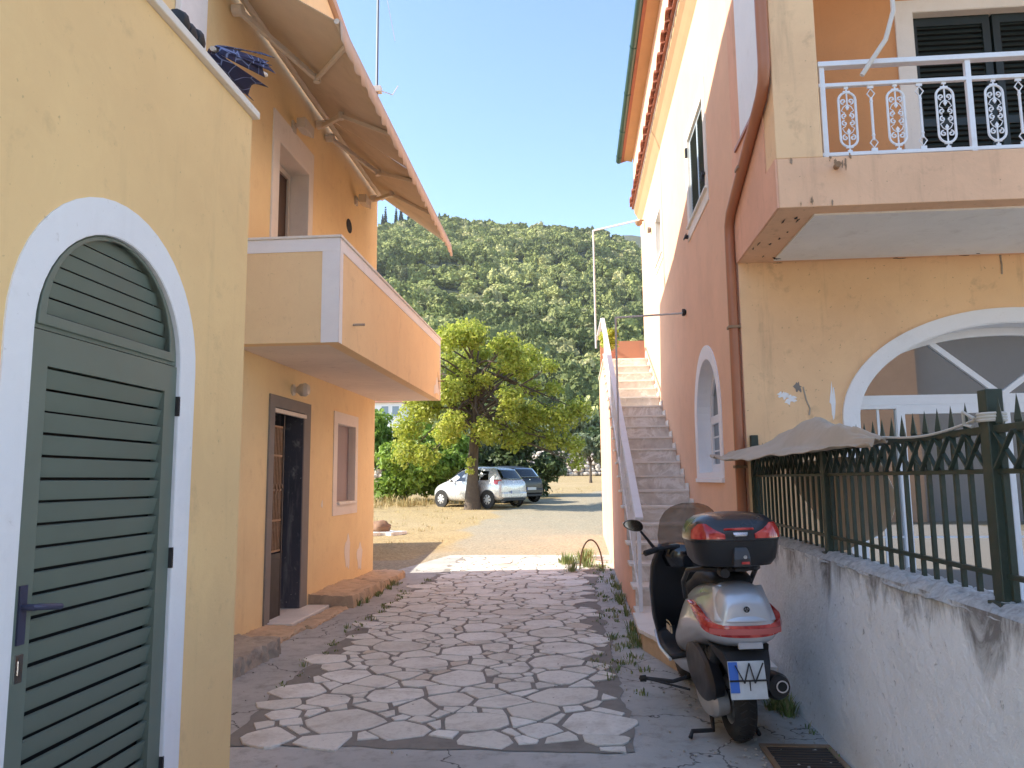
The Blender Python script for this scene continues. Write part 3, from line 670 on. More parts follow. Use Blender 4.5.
# balcony: slab, side wall, corner pillar, soffit
FY = 5.62
mb = MB(); mb.box((RX, FY, 3.60), (8.5, RY-.002, 3.985)); sl = mb.build('balcony', plaster('weathered peach fascia', (.84, .52, .32), .12, (.36, .2, .12), .6, streak=.5), rh, bevel=.006)
mb = MB(); mb.box((RX-.014, FY+.002, 3.602), (RX-.001, RY-.003, 3.983)); mb.build('side_render', M['salmon'], sl)
mb = MB(); mb.box((RX+.30, FY+.16, 3.585), (8.4, RY-.10, 3.602)); mb.build('soffit_panel', plaster('grey white soffit', (.86, .84, .80), .08, (.35, .3, .24), .3), sl)
mb = MB(); mb.box((RX-.003, FY-.002, 3.984), (RX+.34, FY+.30, 6.6)); mb.build('corner_pillar', M['porch'], sl, bevel=.006)
mb = MB(); mb.box((RX-.012, FY+.301, 3.986), (RX+.15, RY-.001, 4.62)); mb.box((RX-.002, 6.76, 4.621), (RX+.15, RY-.001, 6.6)); mb.build('side_parapet', M['salmon'], sl)
mb = MB(); mb.box((RX-.001, 5.922, 4.622), (RX+.12, 6.759, 6.599)); mb.build('white_panel', M['white_plaster'], sl)
mb = MB(); mb.box((RX-.03, 5.925, 4.605), (RX-.0125, 6.90, 4.635)); mb.build('panel_shadow_sill', M['pipe_brown'], sl)  # brown strip painted in as the shadow under the white panel
mb = MB(); mb.box((RX, FY, 6.6), (8.5, RY-.002, 6.85)); mb.build('upper_slab', M['porch'], rh)
mb = MB(); mb.box((RX-.002, 5.3, 6.85), (9.5, RY, 8.85)); mb.build('gable_front', M['salmon_up'], rh)
rr = random.Random(41)
for k in range(16):
    x, y = (rr.uniform(1.57, 1.80), rr.uniform(5.64, 6.9)) if k < 9 else (rr.uniform(1.8, 4.6), rr.uniform(6.9, 7.08))
    a_, b_ = rr.uniform(.004, .010), rr.uniform(.01, .035)
    mb = MB(); mb.prism(blob(x, y, b_ if k > 8 else a_, a_ if k > 8 else b_, k*1.7, 18, .9), [], lambda u, v, w: (u, v, 3.597-w if u < 1.84 else 3.582-w), 0, .003); mb.build('mould_patch', M['rubber'], sl)
for k in range(9):
    mb = MB(); x = rr.uniform(1.6, 2.1); z = 3.99-abs(rr.gauss(0, .10)) if k < 6 else 3.62+.03*rr.random(); mb.prism(blob(x, z, rr.uniform(.004, .010), rr.uniform(.008, .03), k*2.9, 16, .9), [], WY(FY-.0065), 0, .003); mb.build('mould_patch', M['rust_grille'], sl)
mb = MB(); mb.tube([(1.98, FY, 3.90), (1.95, FY-.13, 3.87)], .022, 10); mb.build('drain_spout', M['rust_grille'], sl, smooth=True)
# dark grime line along slab edge and paint peeled from the porch wall
for k, (cu, cv, a, b_) in enumerate(((1.90, 2.35, .045, .03), (1.955, 2.31, .055, .045), (2.335, 2.27, .018, .13), (2.03, 2.42, .03, .035))):
    mb = MB(); mb.prism(blob(cu, cv, a, b_, k*3.3, rough=.7), [], WY(RY-.0035), 0, .003); mb.build('peeled_patch', M['white_plaster'] if k < 3 else M['grey_cement'], rh)
mb = MB(); mb.tube([(2.08, RY-.002, 2.42), (2.10, RY-.002, 2.30), (2.13, RY-.002, 2.22), (2.12, RY-.002, 2.16)], .008, 5); mb.build('crack', M['concrete_edge'], rh); mb = MB(); mb.tube([(3.9, RY-.002, 3.6), (3.905, RY-.002, 3.5), (3.90, RY-.002, 3.42)], .009, 5); mb.build('crack', M['concrete_edge'], rh)
# porch window
mb = MB(); so_ = arch(PW[0]-1.53, PW[0]+1.53, .46, PW[2], .995, 44)
mb.prism(so_, [arch(PW[0]-1.39, PW[0]+1.39, .46, PW[2], .86, 44)], WY(RY-.03), 0, .034)
mb.prism(arch(PW[0]-1.39+.001, PW[0]+1.39-.001, .46, PW[2], .859, 44), [arch(PW[0]-1.38, PW[0]+1.38, .461, PW[2], .85, 44)], WY(RY-.02), 0, .40)
mb.build('arch_surround', M['white_plaster'], rh, bevel=.004)
pwf = MB(); YF = RY+.17
fo = arch(PW[0]-1.378, PW[0]+1.378, 2.255, 2.256, .70, 40); fi = arch(PW[0]-1.30, PW[0]+1.30, 2.345, 2.35, .535, 40)
pwf.prism(arch(PW[0]-1.379, PW[0]+1.379, 2.255, 2.28, .678, 40), [fi], WY(YF), 0, .07)
hub = Vector((3.90, 0, 2.33))
for ang in (61, 119):
    e = Vector((PW[0]+1.30*math.cos(R(ang)), 0, 2.35+.545*math.sin(R(ang))))
    pwf.bar((hub.x, YF+.03, hub.z), (e.x, YF+.03, e.z), .05, .055, (0, 1, 0))
for (a0, a1) in ((2.562, 2.63), (2.955, 3.03), (3.86, 3.905), (3.908, 3.955), (4.86, 4.93), (5.25, 5.318)): pwf.box((a0, YF, .46), (a1, YF+.07, 2.255))
for (a0, a1, zz0, zz1) in ((3.03, 3.86, 2.17, 2.2549), (3.955, 4.86, 2.17, 2.2549), (3.03, 3.86, .46, .58), (3.955, 4.86, .46, .58), (2.63, 2.955, 2.22, 2.2549), (2.63, 2.955, .46, .52), (4.93, 5.25, 2.22, 2.2549)): pwf.box((a0, YF+.001, zz0), (a1, YF+.069, zz1))
pwo = pwf.build('porch_window', M['white_paint'], rh, bevel=.006)
mb = MB()
for x in (2.80, 3.45, 4.4, 5.09): mb.box((x-.010, YF+.026, .5), (x+.010, YF+.046, 2.24))
for z in (1.62, 1.05): 
    for (a0, a1) in ((2.63, 2.955), (3.03, 3.86), (3.955, 4.86), (4.93, 5.25)): mb.box((a0, YF+.027, z-.009), (a1, YF+.045, z+.009))
mb.build('glazing_bar', M['white_paint'], pwo)
mb = MB(); mb.prism(arch(PW[0]-1.36, PW[0]+1.36, .47, 2.30, .62, 36), [], WY(YF+.034), 0, .006); mb.build('pane', M['glass'], pwo)
mb = MB(); mb.box((2.5, RY+1.4, .42), (5.6, RY+1.45, 2.95)); mb.build('curtain', simple('dim curtain', (.16, .14, .12), .9), pwo)
# balcony door
mb = MB(); mb.prism(rect(3.13, 3.98, 5.76, 6.14), [bdoor], WY(RY-.02), 0, .022); mb.prism(bdoor, [rect(3.298, 3.99, 5.592, 6.012)], WY(RY-.018), 0, .3); mb.build('balcony_door_surround', M['white_trim'], rh, bevel=.004)
mb = MB()
for a0 in (3.30, 4.07, 4.84):
    mb.prism(rect(a0, 4.0, a0+.745, 6.01), [rect(a0+.07, 4.1, a0+.675, 4.9), rect(a0+.07, 4.98, a0+.675, 5.92)], WY(RY+.08), 0, .04)
sh = mb.build('shutter', simple('black green shutter paint', (.016, .024, .022), .45), rh, bevel=.003)
mb = MB()
for a0 in (3.30, 4.07, 4.84):
    for i in range(34): mb.obox((a0+.372, RY+.10, 4.12+i*.0545), (.62, .008, .05), Matrix.Rotation(R(-32), 3, 'X'))
mb.build('louvre', simple('black green louvre paint', (.022, .032, .03), .45), sh)
mb = MB(); mb.box((3.2, RY+.13, 3.98), (5.7, RY+.2, 6.1)); mb.build('door_backing', M['dark_gap'], sh)
# railing
rl = MB(); RYL = FY+.05; X0 = RX+.35; X1 = 6.6
rl.box((X0, RYL-.035, 4.715), (X1, RYL+.035, 4.755)); rl.box((X0, RYL-.018, 4.555), (X1, RYL+.018, 4.585)); rl.box((X0, RYL-.02, 4.0), (X1, RYL+.02, 4.03))
for x in (X0+.03, X0+1.10, X0+2.17, X0+3.24, X0+4.31): rl.box((x-.02, RYL-.019, 3.985), (x+.02, RYL+.019, 4.716))
ro = rl.build('railing', M['iron_white'], rh, bevel=.004)
def spiral(c, r0, turns, start, sgn, n=22):
    return [(c[0]+sgn*(r0*(1-.8*i/n))*math.cos(start+turns*2*PI*i/n), c[1]+(r0*(1-.8*i/n))*math.sin(start+turns*2*PI*i/n)) for i in range(n+1)]
def panel_mb(cx):
    mb = MB(); r = .0085; Y = RYL; T = lambda pts, rr_=r, cl=False: mb.tube([(cx+p[0], Y, 4.293+p[1]) for p in pts], rr_, 6, closed=cl)
    ov = [(.062*math.cos(t), .155+.062*math.sin(t)) for t in [PI*i/10 for i in range(11)]]+[(.062*math.cos(t), -.155+.062*math.sin(t)) for t in [PI+PI*i/10 for i in range(11)]]
    T(ov, .0095, True)
    T([(0, .262), (0, .10)], .006); T([(0, -.262), (0, -.10)], .006)
    for sg in (-1, 1):
        for vz in (-1, 1):
            T([(x, vz*y) for x, y in spiral((sg*.027, .145), .023, 1.1, -PI/2, sg)], .006)
            T([(x, vz*y) for x, y in spiral((sg*.026, .030), .022, 1.1, -PI/2, sg)], .006)
            T([(sg*.005, vz*.118), (sg*.03, vz*.10), (sg*.045, vz*.07), (sg*.02, vz*.052)], .004)
    for vz in (-1, 1):
        mb.add([(cx+x, Y+w, 4.293+vz*z) for w in (-.004, .004) for x, z in ((0, .072), (.014, .095), (0, .125), (-.014, .095))], [(0,1,2,3),(4,7,6,5),(0,4,5,1),(1,5,6,2),(2,6,7,3),(3,7,4,0)])
        mb.box((cx-.016, Y-.006, 4.293+vz*.245), (cx+.016, Y+.006, 4.293+vz*.262)); mb.box((cx-.026, Y-.006, 4.293+vz*.218), (cx+.026, Y+.006, 4.293+vz*.228))
    return mb
def post_mb(cx):
    mb = MB(); Y = RYL
    mb.tube([(cx, Y, 4.12), (cx, Y, 4.46)], .010, 6)
    for z in (4.49, 4.10): mb.tube([(cx+x*.028, Y, z+q*.04) for x, q in ((0, 1), (1, 0), (0, -1), (-1, 0))], .006, 6, closed=True)
    for z in (4.545, 4.045): mb.box((cx-.022, Y-.006, z-.012), (cx+.022, Y+.006, z+.012))
    for z in (4.43, 4.16): mb.lathe([(.006, -.02), (.014, 0), (.006, .02)], (cx, Y, z), 'z', 8)
    return mb
for seg in range(4):
    xs = X0+.03+1.07*seg
    for k, off in enumerate((.178, .535, .892)): panel_mb(xs+off).build('scroll_panel', M['iron_white'], ro, smooth=True)
    for off in (.357, .713): post_mb(xs+off).build('baluster', M['iron_white'], ro, smooth=True)
mb = MB(); mb.tube([(2.20, FY-.03, 4.60), (2.38, FY-.06, 4.86), (2.46, FY-.04, 5.10), (2.52, FY+.1, 5.6)], .018, 8)
tag(mb.build('awning_crank', M['cream_metal'], smooth=True), 'bent cream awning crank arm leaning against the white balcony railing', 'crank rod')
mb = MB(); mb.box((2.15, RY-.02, 5.55), (2.22, RY-.25, 5.62)); mb.box((2.16, RY-.02, 5.35), (2.21, RY-.06, 5.62)); mb.build('wall_bracket', M['black_matte'], rh)
# side windows upstairs
def side_window(ya, yb, za, zb, hole_, shutter):
    mb = MB(); mb.prism(rect(ya, za, yb, zb), [hole_], WX(RX), -.012, .004)
    (h0, v0), (h1, _), (_, v1), _ = hole_; i_ = rect(h0+.006, v0+.006, h1-.006, v1-.006); mb.prism(hole_, [i_], WX(RX), -.01, .3)
    s_ = mb.build('window_surround', M['white_trim'], rh)
    mb = MB(); cx = (h0+h1)/2; mb.prism(rect(h0+.008, v0+.008, h1-.008, v1-.008), [rect(h0+.05, v0+.05, cx-.03, v1-.05), rect(cx+.03, v0+.05, h1-.05, v1-.05)], WX(RX+(.02 if shutter else .12)), 0, .035)
    w_ = mb.build('window', M['white_paint'] if not shutter else simple('pale blue window frame', (.42, .50, .56), .4), rh, bevel=.003)
    mb = MB(); mb.box((RX+(.075 if shutter else .15), h0+.03, v0+.03), (RX+(.08 if shutter else .155), h1-.03, v1-.03)); mb.build('pane', M['dark_glass'], w_)
    mb = MB(); mb.box((RX-.04, ya+.03, v0-.03), (RX+.1, yb-.03, v0)); mb.build('sill', M['marble_edge'], w_, bevel=.004)
    if shutter:
        mb = MB()
        for a0, a1 in ((h0+.05, cx-.03), (cx+.03, h1-.05)):
            L_ = v1-v0-.10; nn = 26
            for i in range(nn): z = v0+.05+L_*(i+.5)/nn; mb.obox((RX+.032, (a0+a1)/2, z), (.006, a1-a0, .022), Matrix.Rotation(R(35), 3, 'Y'))
            for i in range(9): y = lerp(a0, a1, (i+.5)/9); mb.box((RX+.028, y-.004, v0+.05), (RX+.036, y+.004, v1-.05))
        mb.build('shutter_mesh', M['iron_green'], w_)
        for bxs in ([((RX-.035, h1-.01, v1-.22), (RX-.01, h1+.05, v1-.10))], [((RX-.05, h0-.05, v0+.16), (RX-.01, h0+.06, v0+.19)), ((RX-.052, h0-.01, v0+.10), (RX-.02, h0+.01, v0+.22))], [((RX-.06, h1+.15, v0-.14), (RX, h1+.20, v0-.10)), ((RX-.062, h1+.05, v0-.13), (RX-.05, h1+.28, v0-.11))]):
            mb = MB(); [mb.box(*q_) for q_ in bxs]; mb.build('shutter_stay', M['black_matte'], w_)
side_window(8.40, 9.93, 4.72, 6.20, u1, True); side_window(12.80, 13.93, 5.36, 6.46, u2, False)
# arched side window with deep white reveal
mb = MB(); mb.prism(arch(8.20, 10.0, 1.60, 2.32, .84, 30), [arw], WX(RX), -.012, .004); mb.prism(arw, [arch(8.366, 9.794, 1.666, 2.32, .674)], WX(RX), -.01, .42); mb.build('arch_surround', M['white_plaster'], rh)
mb = MB(); mb.prism(arch(8.37, 9.79, 1.67, 2.32, .67), [rect(8.46, 1.77, 9.04, 2.26), rect(9.12, 1.77, 9.70, 2.26), [(9.70, 2.36), (9.64, 2.62), (9.45, 2.80), (9.08, 2.90), (8.71, 2.80), (8.52, 2.62), (8.46, 2.36)]], WX(RX+.15), 0, .05)
for z in (1.93, 2.10): mb.box((RX+.165, 8.46, z-.01), (RX+.185, 9.70, z+.01))
aw_ = mb.build('side_window', M['white_paint'], rh, bevel=.004)
mb = MB(); mb.box((RX+.177, 8.4, 1.7), (RX+.18, 9.75, 2.9)); mb.build('pane', M['dark_glass'], aw_)
mb = MB(); mb.box((RX-.03, 8.2, 1.55), (RX+.42, 10.0, 1.598)); mb.build('sill', M['white_plaster'], aw_, bevel=.005)
# cornice, eaves, gutter
mb = MB()
cp = [(1.549, 7.28), (1.51, 7.38), (1.47, 7.50), (1.42, 7.58), (1.42, 7.66), (1.549, 7.66)]
mb.prism(cp, [], lambda u, v, w: (u, w, v), 5.2, 16.78); mb.build('cove_cornice', M['ochre_trim'], rh)
mb = MB(); mb.box((1.405, 5.2, 7.645), (1.548, 16.8, 7.675)); mb.build('white_fillet', M['white_plaster'], rh)
mb = MB()
y = 5.3
while y < 16.8:
    pr = [(.125*math.cos(t), .085*math.sin(t)) for t in [PI*i/8 for i in range(9)]]+[(.10*math.cos(t), .062*math.sin(t)) for t in [PI-PI*i/8 for i in range(9)]]
    dz_ = .01*math.sin(y*7)
    mb.prism(pr, [], lambda u, v, w, y=y, dz_=dz_: (w, y+u, 7.68+v+dz_+(w-1.30)*.25), 1.30+.012*math.sin(y*13), 1.429); y += .262
cz = mb.build('cornice_tile', M['tile'], rh, fix=True)
mb = MB(); mb.box((1.36, 5.2, 7.676), (1.549, 16.8, 7.695)); mb.build('tile_bed', M['tile'], rh)
mb = MB(); mb.box((1.43, 5.2, 7.70), (1.548, 16.80, 9.0)); mb.build('upper_band', M['salmon_up'], rh)
mb = MB(); mb.add([(1.429, 5.0, 8.93), (1.429, 17.1, 8.93), (1.20, 17.1, 8.99), (1.20, 5.0, 8.99), (1.429, 5.0, 9.05), (1.429, 17.1, 9.05), (1.20, 17.1, 9.03), (1.20, 5.0, 9.03)], [(0,1,2,3),(7,6,5,4),(0,3,7,4),(1,2,6,5),(3,2,6,7),(0,1,5,4)]); mb.box((1.549, 16.751, 8.78), (9.5, 17.1, 9.05)); mb.build('eaves_soffit', plaster('tan soffit', (.58, .34, .18), .1), rh)
mb = MB(); mb.add([(1.18, 4.9, 8.96), (1.18, 17.2, 8.96), (5.5, 17.2, 10.3), (5.5, 4.9, 10.3), (1.18, 4.9, 9.04), (1.18, 17.2, 9.04), (5.5, 17.2, 10.4), (5.5, 4.9, 10.4), (9.9, 17.2, 9.0), (9.9, 4.9, 9.0), (9.9, 17.2, 8.9), (9.9, 4.9, 8.9)],
    [(0,1,2,3),(4,7,6,5),(0,4,5,1),(0,3,7,4),(1,5,6,2),(7,9,8,6),(3,2,10,11),(9,11,10,8),(3,11,9,7),(2,6,8,10)])
y = 4.95
while y < 17.2:
    pr = [(.09*math.cos(t), .06*math.sin(t)) for t in [PI*i/6 for i in range(7)]]
    mb.prism(pr, [], lambda u, v, w, y=y: (lerp(1.16, 5.5, w), y+u, lerp(9.02, 10.39, w)+v), 0, 1); y += .2
mb.build('roof', M['tile'], rh)
mb = MB(); gp = [(.065*math.cos(t), .065*math.sin(t)) for t in [PI+PI*i/8 for i in range(9)]]+[(.055*math.cos(t), .055*math.sin(t)+.002) for t in [2*PI-PI*i/8 for i in range(9)]]
mb.prism(gp, [], lambda u, v, w: (1.13+u*1.05, w, 9.02+v*1.2), 4.9, 17.2)
for y in (6.0, 7.6, 9.2, 10.8, 12.4, 14.0, 15.6, 16.9): mb.prism([(p[0]*1.12, p[1]*1.12-.001) for p in gp], [], lambda u, v, w, y=y: (1.13+u*1.05, w, 9.02+v*1.2), y-.02, y+.02)
mb.build('gutter', M['gutter_green'], rh, smooth=True)
mb = MB(); dp = [(RX-.055, 5.62, 8.9), (RX-.055, 5.62, 4.75), (RX-.055, 5.66, 4.62), (RX-.055, 5.76, 4.55), (RX-.055, 7.05, 4.08), (RX-.055, 7.14, 3.98), (RX-.055, 7.15, 3.85), (RX-.055, 7.15, .05)]
mb.tube(dp, .047, 12); mb.build('drainpipe', M['pipe_brown'], rh, smooth=True)
for (y, z) in ((7.15, 3.0), (7.15, 1.7), (6.5, 4.28), (5.62, 5.6)): mb = MB(); mb.box((RX-.11, y-.055, z-.012), (RX-.002, y+.055, z+.012)); mb.build('pipe_clip', M['rust_grille'], rh)
mb = MB(); mb.tube([(RX-.01, 15.9, 7.1), (RX-.10, 15.9, 7.1)], .02, 8); mb.lathe([(.03, -.02), (.07, .02), (.08, .07)], (RX-.12, 15.9, 7.0), 'z', 12); tag(mb.build('wall_spotlight', M['rust_grille'], smooth=True), 'small rusty lamp high on the far end of the salmon side wall', 'wall lamp')
mb = MB(); mb.lathe([(.06, 0), (.06, .05), (.03, .07)], (RX-.07, 14.6, 6.45), 'x', 10); mb.build('wall_socket', M['grey_cement'], rh, smooth=True)

# ================================================================ STAIRCASE
SX0 = .62; SX1 = RX-.003; sy0 = 8.35; NS = 20; top = 4.14; run = (16.1-sy0)/(NS-1); rise = (top-.20)/(NS-1)
st = thing('staircase', 'outdoor marble staircase with white railing climbing along the salmon wall', 'staircase', (SX0, sy0, 0))
pr = [(sy0+.0, -.05)]
for i in range(NS): pr += [(sy0+i*run, .20+rise*i-.03), (sy0+(i+1)*run if i < NS-1 else 19.4, .20+rise*i-.03)]
pr += [(19.4, -.05)]
mb = MB(); mb.prism(pr, [], lambda u, v, w: (SX0+w, u, v), 0, SX1-SX0)
mb.build('side_wall', M['salmon'], st)
for i in range(NS):
    z = .20+rise*i; mb = MB(); y0_ = sy0+i*run-.03; y1_ = sy0+(i+1)*run-.002 if i < NS-1 else 19.35
    mb.box((SX0-.025, y0_, z-.028), (SX1, y1_, z)); mb.m = 1
    if i: mb.box((SX0+.002, y0_+.028, z-rise+.001), (SX1, y0_+.034, z-.029))
    mb.build('step', [M['marble_edge'], M['marble']], st)
# skirting of marble pieces along the wall
mb = MB()
for i in range(NS-1): y0_ = sy0+i*run; z = .20+rise*i; mb.box((SX1-.014, y0_, z+.001), (SX1-.001, y0_+run-.035, z+.09))
mb.build('skirting', M['marble_edge'], st)
# bottom platform slab with broken front
pl = [(SX0-.06, 8.33), (SX0-.07, 7.45), (SX0-.01, 7.25), (SX0+.06, 7.02), (SX0+.10, 6.72), (SX0+.2, 6.55), (SX0+.24, 6.30), (SX0+.42, 6.1), (1.46, 6.0), (1.46, 8.33)]
pl = [(x+(.012*noise.noise(Vector((x*20, y*20, 0)))), y) for x, y in [(lerp(a[0], b[0], t), lerp(a[1], b[1], t)) for a, b in zip(pl, pl[1:]+pl[:1]) for t in (0, .25, .5, .75)]]
mb = MB(); mb.prism(pl, [], lambda u, v, w: (u, v, w), .165, .20); mb.build('bottom_slab', M['marble_edge'], st, bevel=.006)
pl2 = [(SX0-.03, 8.33), (SX0-.03, 7.45), (SX0+.16, 6.75), (SX0+.32, 6.33), (.98, 6.2), (1.455, 6.1), (1.455, 8.33)]
mb = MB(); mb.prism(pl2, [], lambda u, v, w: (u, v, w), -.02, .164); mb.build('slab_base', M['plinth_stone'], st)
# railing of the stairs
def zst(y): return .20+(y-sy0)/run*rise
ra = MB(); ya, yb = 8.25, 16.3
ra.bar((SX0+.03, ya, 1.18), (SX0+.0, yb, 5.06), .085, .03); ra.bar((SX0+.0, yb-.01, 5.055), (SX0-.02, 19.3, 5.15), .085, .03)
ra.box((SX0+.01, 8.36, .20), (SX0+.05, 8.40, 1.20))
ra.bar((SX0+.02, 8.4, .36), (SX0+.0, yb, 4.28), .02, .02); ra.bar((SX0+.02, 8.4, 1.02), (SX0+.0, yb, 4.90), .02, .015)
rr_ = ra.build('railing', M['iron_white'], st, bevel=.003)
y = 8.78; k = 0
while y < 16.3:
    zb = zst(y)+.02; zt_ = 1.18+(y-ya)/(yb-ya)*(5.06-1.18); zb2 = .36+(y-8.4)/(yb-8.4)*3.92; x = SX0+.02; mb = MB()
    mb.tube([(x, y, zb2), (x, y, zt_)], .009, 6); zm = (zb2+zt_)/2
    if k % 2 == 0:
        for sg in (-1, 1):
            for vz in (-1, 1): mb.tube([(x, y+p[0], zm+vz*(.12+p[1])) for p in spiral((sg*.05, 0), .045, 1.0, PI/2, sg, 14)], .006, 5)
    else: mb.tube([(x, y+q*.05, zm+s_*.09) for q, s_ in ((0, 1), (1, 0), (0, -1), (-1, 0))], .008, 6, closed=True)
    mb.build('baluster', M['iron_white'], rr_, smooth=True); y += .205; k += 1
for yy in (10.6, 13.0, 15.4):
    mb = MB(); mb.box((SX0+.0, yy-.02, zst(yy)-.1), (SX0+.04, yy+.02, 1.16+(yy-ya)/(yb-ya)*3.88)); mb.build('post', M['iron_white'], rr_)
mb = MB(); mb.box((SX0+.04, 19.2, 4.14), (2.6, 19.35, 5.08)); mb.box((1.553, 16.76, 4.0), (2.6, 19.19, 4.13)); mb.build('landing_parapet', plaster('orange red parapet', (.62, .27, .15), .1), st)
# pipe frames of old pergola
def pframe(label, pts_list, r):
    mb = MB()
    for p in pts_list: mb.tube(p, r, 8)
    tag(mb.build('pipe_frame', simple('weathered white pipe', (.58, .57, .56), .5), smooth=True), label, 'pipe frame')
pframe('tall thin white pipe frame rising from the stair landing to the eaves', [[(.50, 17.4, 4.6), (.50, 17.4, 7.42)], [(.50, 17.4, 7.41), (1.55, 16.6, 7.36)]], .022)
pframe('lower pipe frame crossing the stairs from the wall hook to its own post', [[(.58, 10.47, 1.9), (.58, 10.47, 3.84)], [(.58, 10.47, 3.83), (1.54, 10.47, 3.87)]], .014)
mb = MB(); mb.lathe([(.05, -.03), (.05, .0), (.03, .02)], (RX-.02, 10.47, 3.88), 'x', 10); mb.build('wall_hook', M['black_matte'], rh)
# ================================================================ LOW WALL AND IRON FENCE
lw = thing('boundary_wall', 'low stained whitewashed wall under the green iron fence', 'wall', (1.5, 3, 0))
def lowwall_mat():
    m, nt, b = newmat('stained whitewash'); p = wpos(nt)
    n = tex_noise(nt, 1.6, 8, .7, p, .3); n2 = tex_noise(nt, 16, 8, .75, p, .5); n3 = tex_noise(nt, 1.3, 9, .72, wpos(nt, (3.2, 3.2, 1.5)), .8)
    sep = nd(nt, "ShaderNodeSeparateXYZ"); nt.links.new(wpos(nt), sep.inputs[0])
    grad = nd(nt, "ShaderNodeMapRange"); grad.inputs[1].default_value = .78; grad.inputs[2].default_value = 1.15; grad.inputs[3].default_value = 0; grad.inputs[4].default_value = .34; nt.links.new(sep.outputs[2], grad.inputs[0])
    ad = nd(nt, "ShaderNodeMath", operation='ADD'); nt.links.new(n3.outputs[0], ad.inputs[0]); nt.links.new(grad.outputs[0], ad.inputs[1])
    c = mixc(nt, ramp(nt, n.outputs[0], [(.35, 0.), (.65, 1.)]).outputs[0], (.92, .93, .93), (.86, .86, .85))
    c = mixc(nt, ramp(nt, ad.outputs[0], [(.66, 0.), (.86, .85)]).outputs[0], c, (.13, .11, .095))
    c = mixc(nt, ramp(nt, n2.outputs[0], [(.60, 0.), (.68, .7)]).outputs[0], c, (.17, .15, .13))
    nt.links.new(c, b.inputs['Base Color']); b.inputs['Roughness'].default_value = .95
    k = bump(nt, b, n2.outputs[0], .8, .02); bump(nt, b, tex_noise(nt, 5, 5, .6, p).outputs[0], .5, .04, k); return m
LWM = lowwall_mat()
mb = MB()
def face(u, v): y = lerp(-5, RY-.012, u); z = lerp(-.03, 1.10, v); return (1.5-.015*noise.fractal(Vector((y*1.5, z*1.5, 0)), 1, 2, 4)-.02*(1-v), y, z)
mb.grid(face, 160, 14); fc = mb.build('wall_face', LWM, lw, smooth='all', fix=False)
mb = MB()
def cap(u, v):
    y = lerp(-5, RY-.012, u); x = lerp(1.498, 1.78, v); n_ = noise.fractal(Vector((y*3, x*5, 2)), .8, 2, 5)
    z = 1.10+.035*math.sin(PI*min(1, v*1.6))+.012*n_+.012*noise.fractal(Vector((y*26, x*26, 5)), .6, 2, 3); return (x-(.02*noise.noise(Vector((y*6, 0, 1))) if v == 0 else 0), y, z if v > 0 else 1.085+.02*n_)
mb.grid(cap, 700, 16); mb.build('rough_coping', simple('mossy concrete coping', (.46, .46, .45), .97, var=.5, nscale=38, bs=1, dirt=(.12, .115, .10), damt=.75), lw, smooth='all', fix=False)
mb = MB(); mb.box((1.55, -5, -.05), (1.78, RY-.012, 1.09)); mb.build('core', LWM, lw)
fe = thing('iron_fence', 'dark green iron fence with spear tipped pickets on the low wall', 'fence', (1.6, 3, 1.13))
FXX = 1.60
def rail(z, h, w): mb = MB(); mb.box((FXX-w/2, 0.2, z-h/2), (FXX+w/2, 7.08, z+h/2)); mb.build('rail', M['iron_green'], fe, bevel=.002)
rail(1.775, .03, .03); rail(1.615, .02, .022); rail(1.225, .02, .022)
for y in (7.03, 5.06, 3.07, 1.1): mb = MB(); zt_ = 1.93 if y < 6 else 1.98; mb.box((FXX-.032, y-.032, 1.12), (FXX+.032, y+.032, zt_)); mb.box((FXX-.05, y-.05, 1.105), (FXX+.05, y+.05, 1.13)); mb.build('post', M['iron_green'], fe, bevel=.004)
def picket():
    mb = MB(); mb.box((-.009, -.009, 1.14), (.009, .009, 1.80)); 
    mb.add([(-.016, 0, 1.80), (0, -.022, 1.80), (.016, 0, 1.80), (0, .022, 1.80), (0, 0, 1.90), (-.008, 0, 1.77), (0, -.010, 1.77), (.008, 0, 1.77), (0, .010, 1.77)], [(0,1,4),(1,2,4),(2,3,4),(3,0,4),(0,5,6,1),(1,6,7,2),(2,7,8,3),(3,8,5,0),(5,8,7,6)])
    return mb
pk = None; y = .3
while y < 7.0:
    if min(abs(y-p) for p in (7.03, 5.06, 3.07, 1.1)) > .05:
        if pk is None: pk = picket().build('picket', M['iron_green'], fe); o = pk
        else: o = link(pk.copy()); o.parent = fe
        o.location = (FXX-1.6, y-3, -1.13)
        if pk is o:
            for v_ in pk.data.vertices: v_.co += Vector((1.6, 3, 1.13))
    y += .1235
for (a0, a1) in ((.2, 1.06), (1.14, 3.03), (3.11, 5.02), (5.10, 6.99)):
    mb = MB(); nX = max(1, round((a1-a0)/.135)); d_ = (a1-a0)/nX
    for i in range(nX):
        y0_ = a0+i*d_; mb.bar((FXX-.014, y0_, 1.625), (FXX-.014, y0_+d_, 1.765), .008, .018, (1, 0, 0)); mb.bar((FXX-.022, y0_, 1.765), (FXX-.022, y0_+d_, 1.625), .008, .018, (1, 0, 0))
    mb.build('lattice', M['iron_green'], fe)
mb = MB()
def clothf(u, v):     # canvas draped and tied over the top of the fence
    y = lerp(7.75, 4.0, u); sag = 4*u*(1-u)
    w = .42*math.sin(PI*min(1, .18+u*.9))+.06
    x = 1.50+(v-.45)*w*1.5
    ridge = math.exp(-((v-.62)/.30)**2)
    z = 1.765+.05*(1-u)**2+.215*np.interp(u, [0, .3, .55, .68, .8, .92, 1], [.15, .45, .85, 1, .72, .42, .12])*ridge-.07*(abs(v-.6)**1.2)*sag+.010*math.sin(16*v+9*u)+.008*math.sin(31*u-11*v)+.006*noise.noise(Vector((u*22, v*9, 0)))*3
    return (x, y*.985, z)
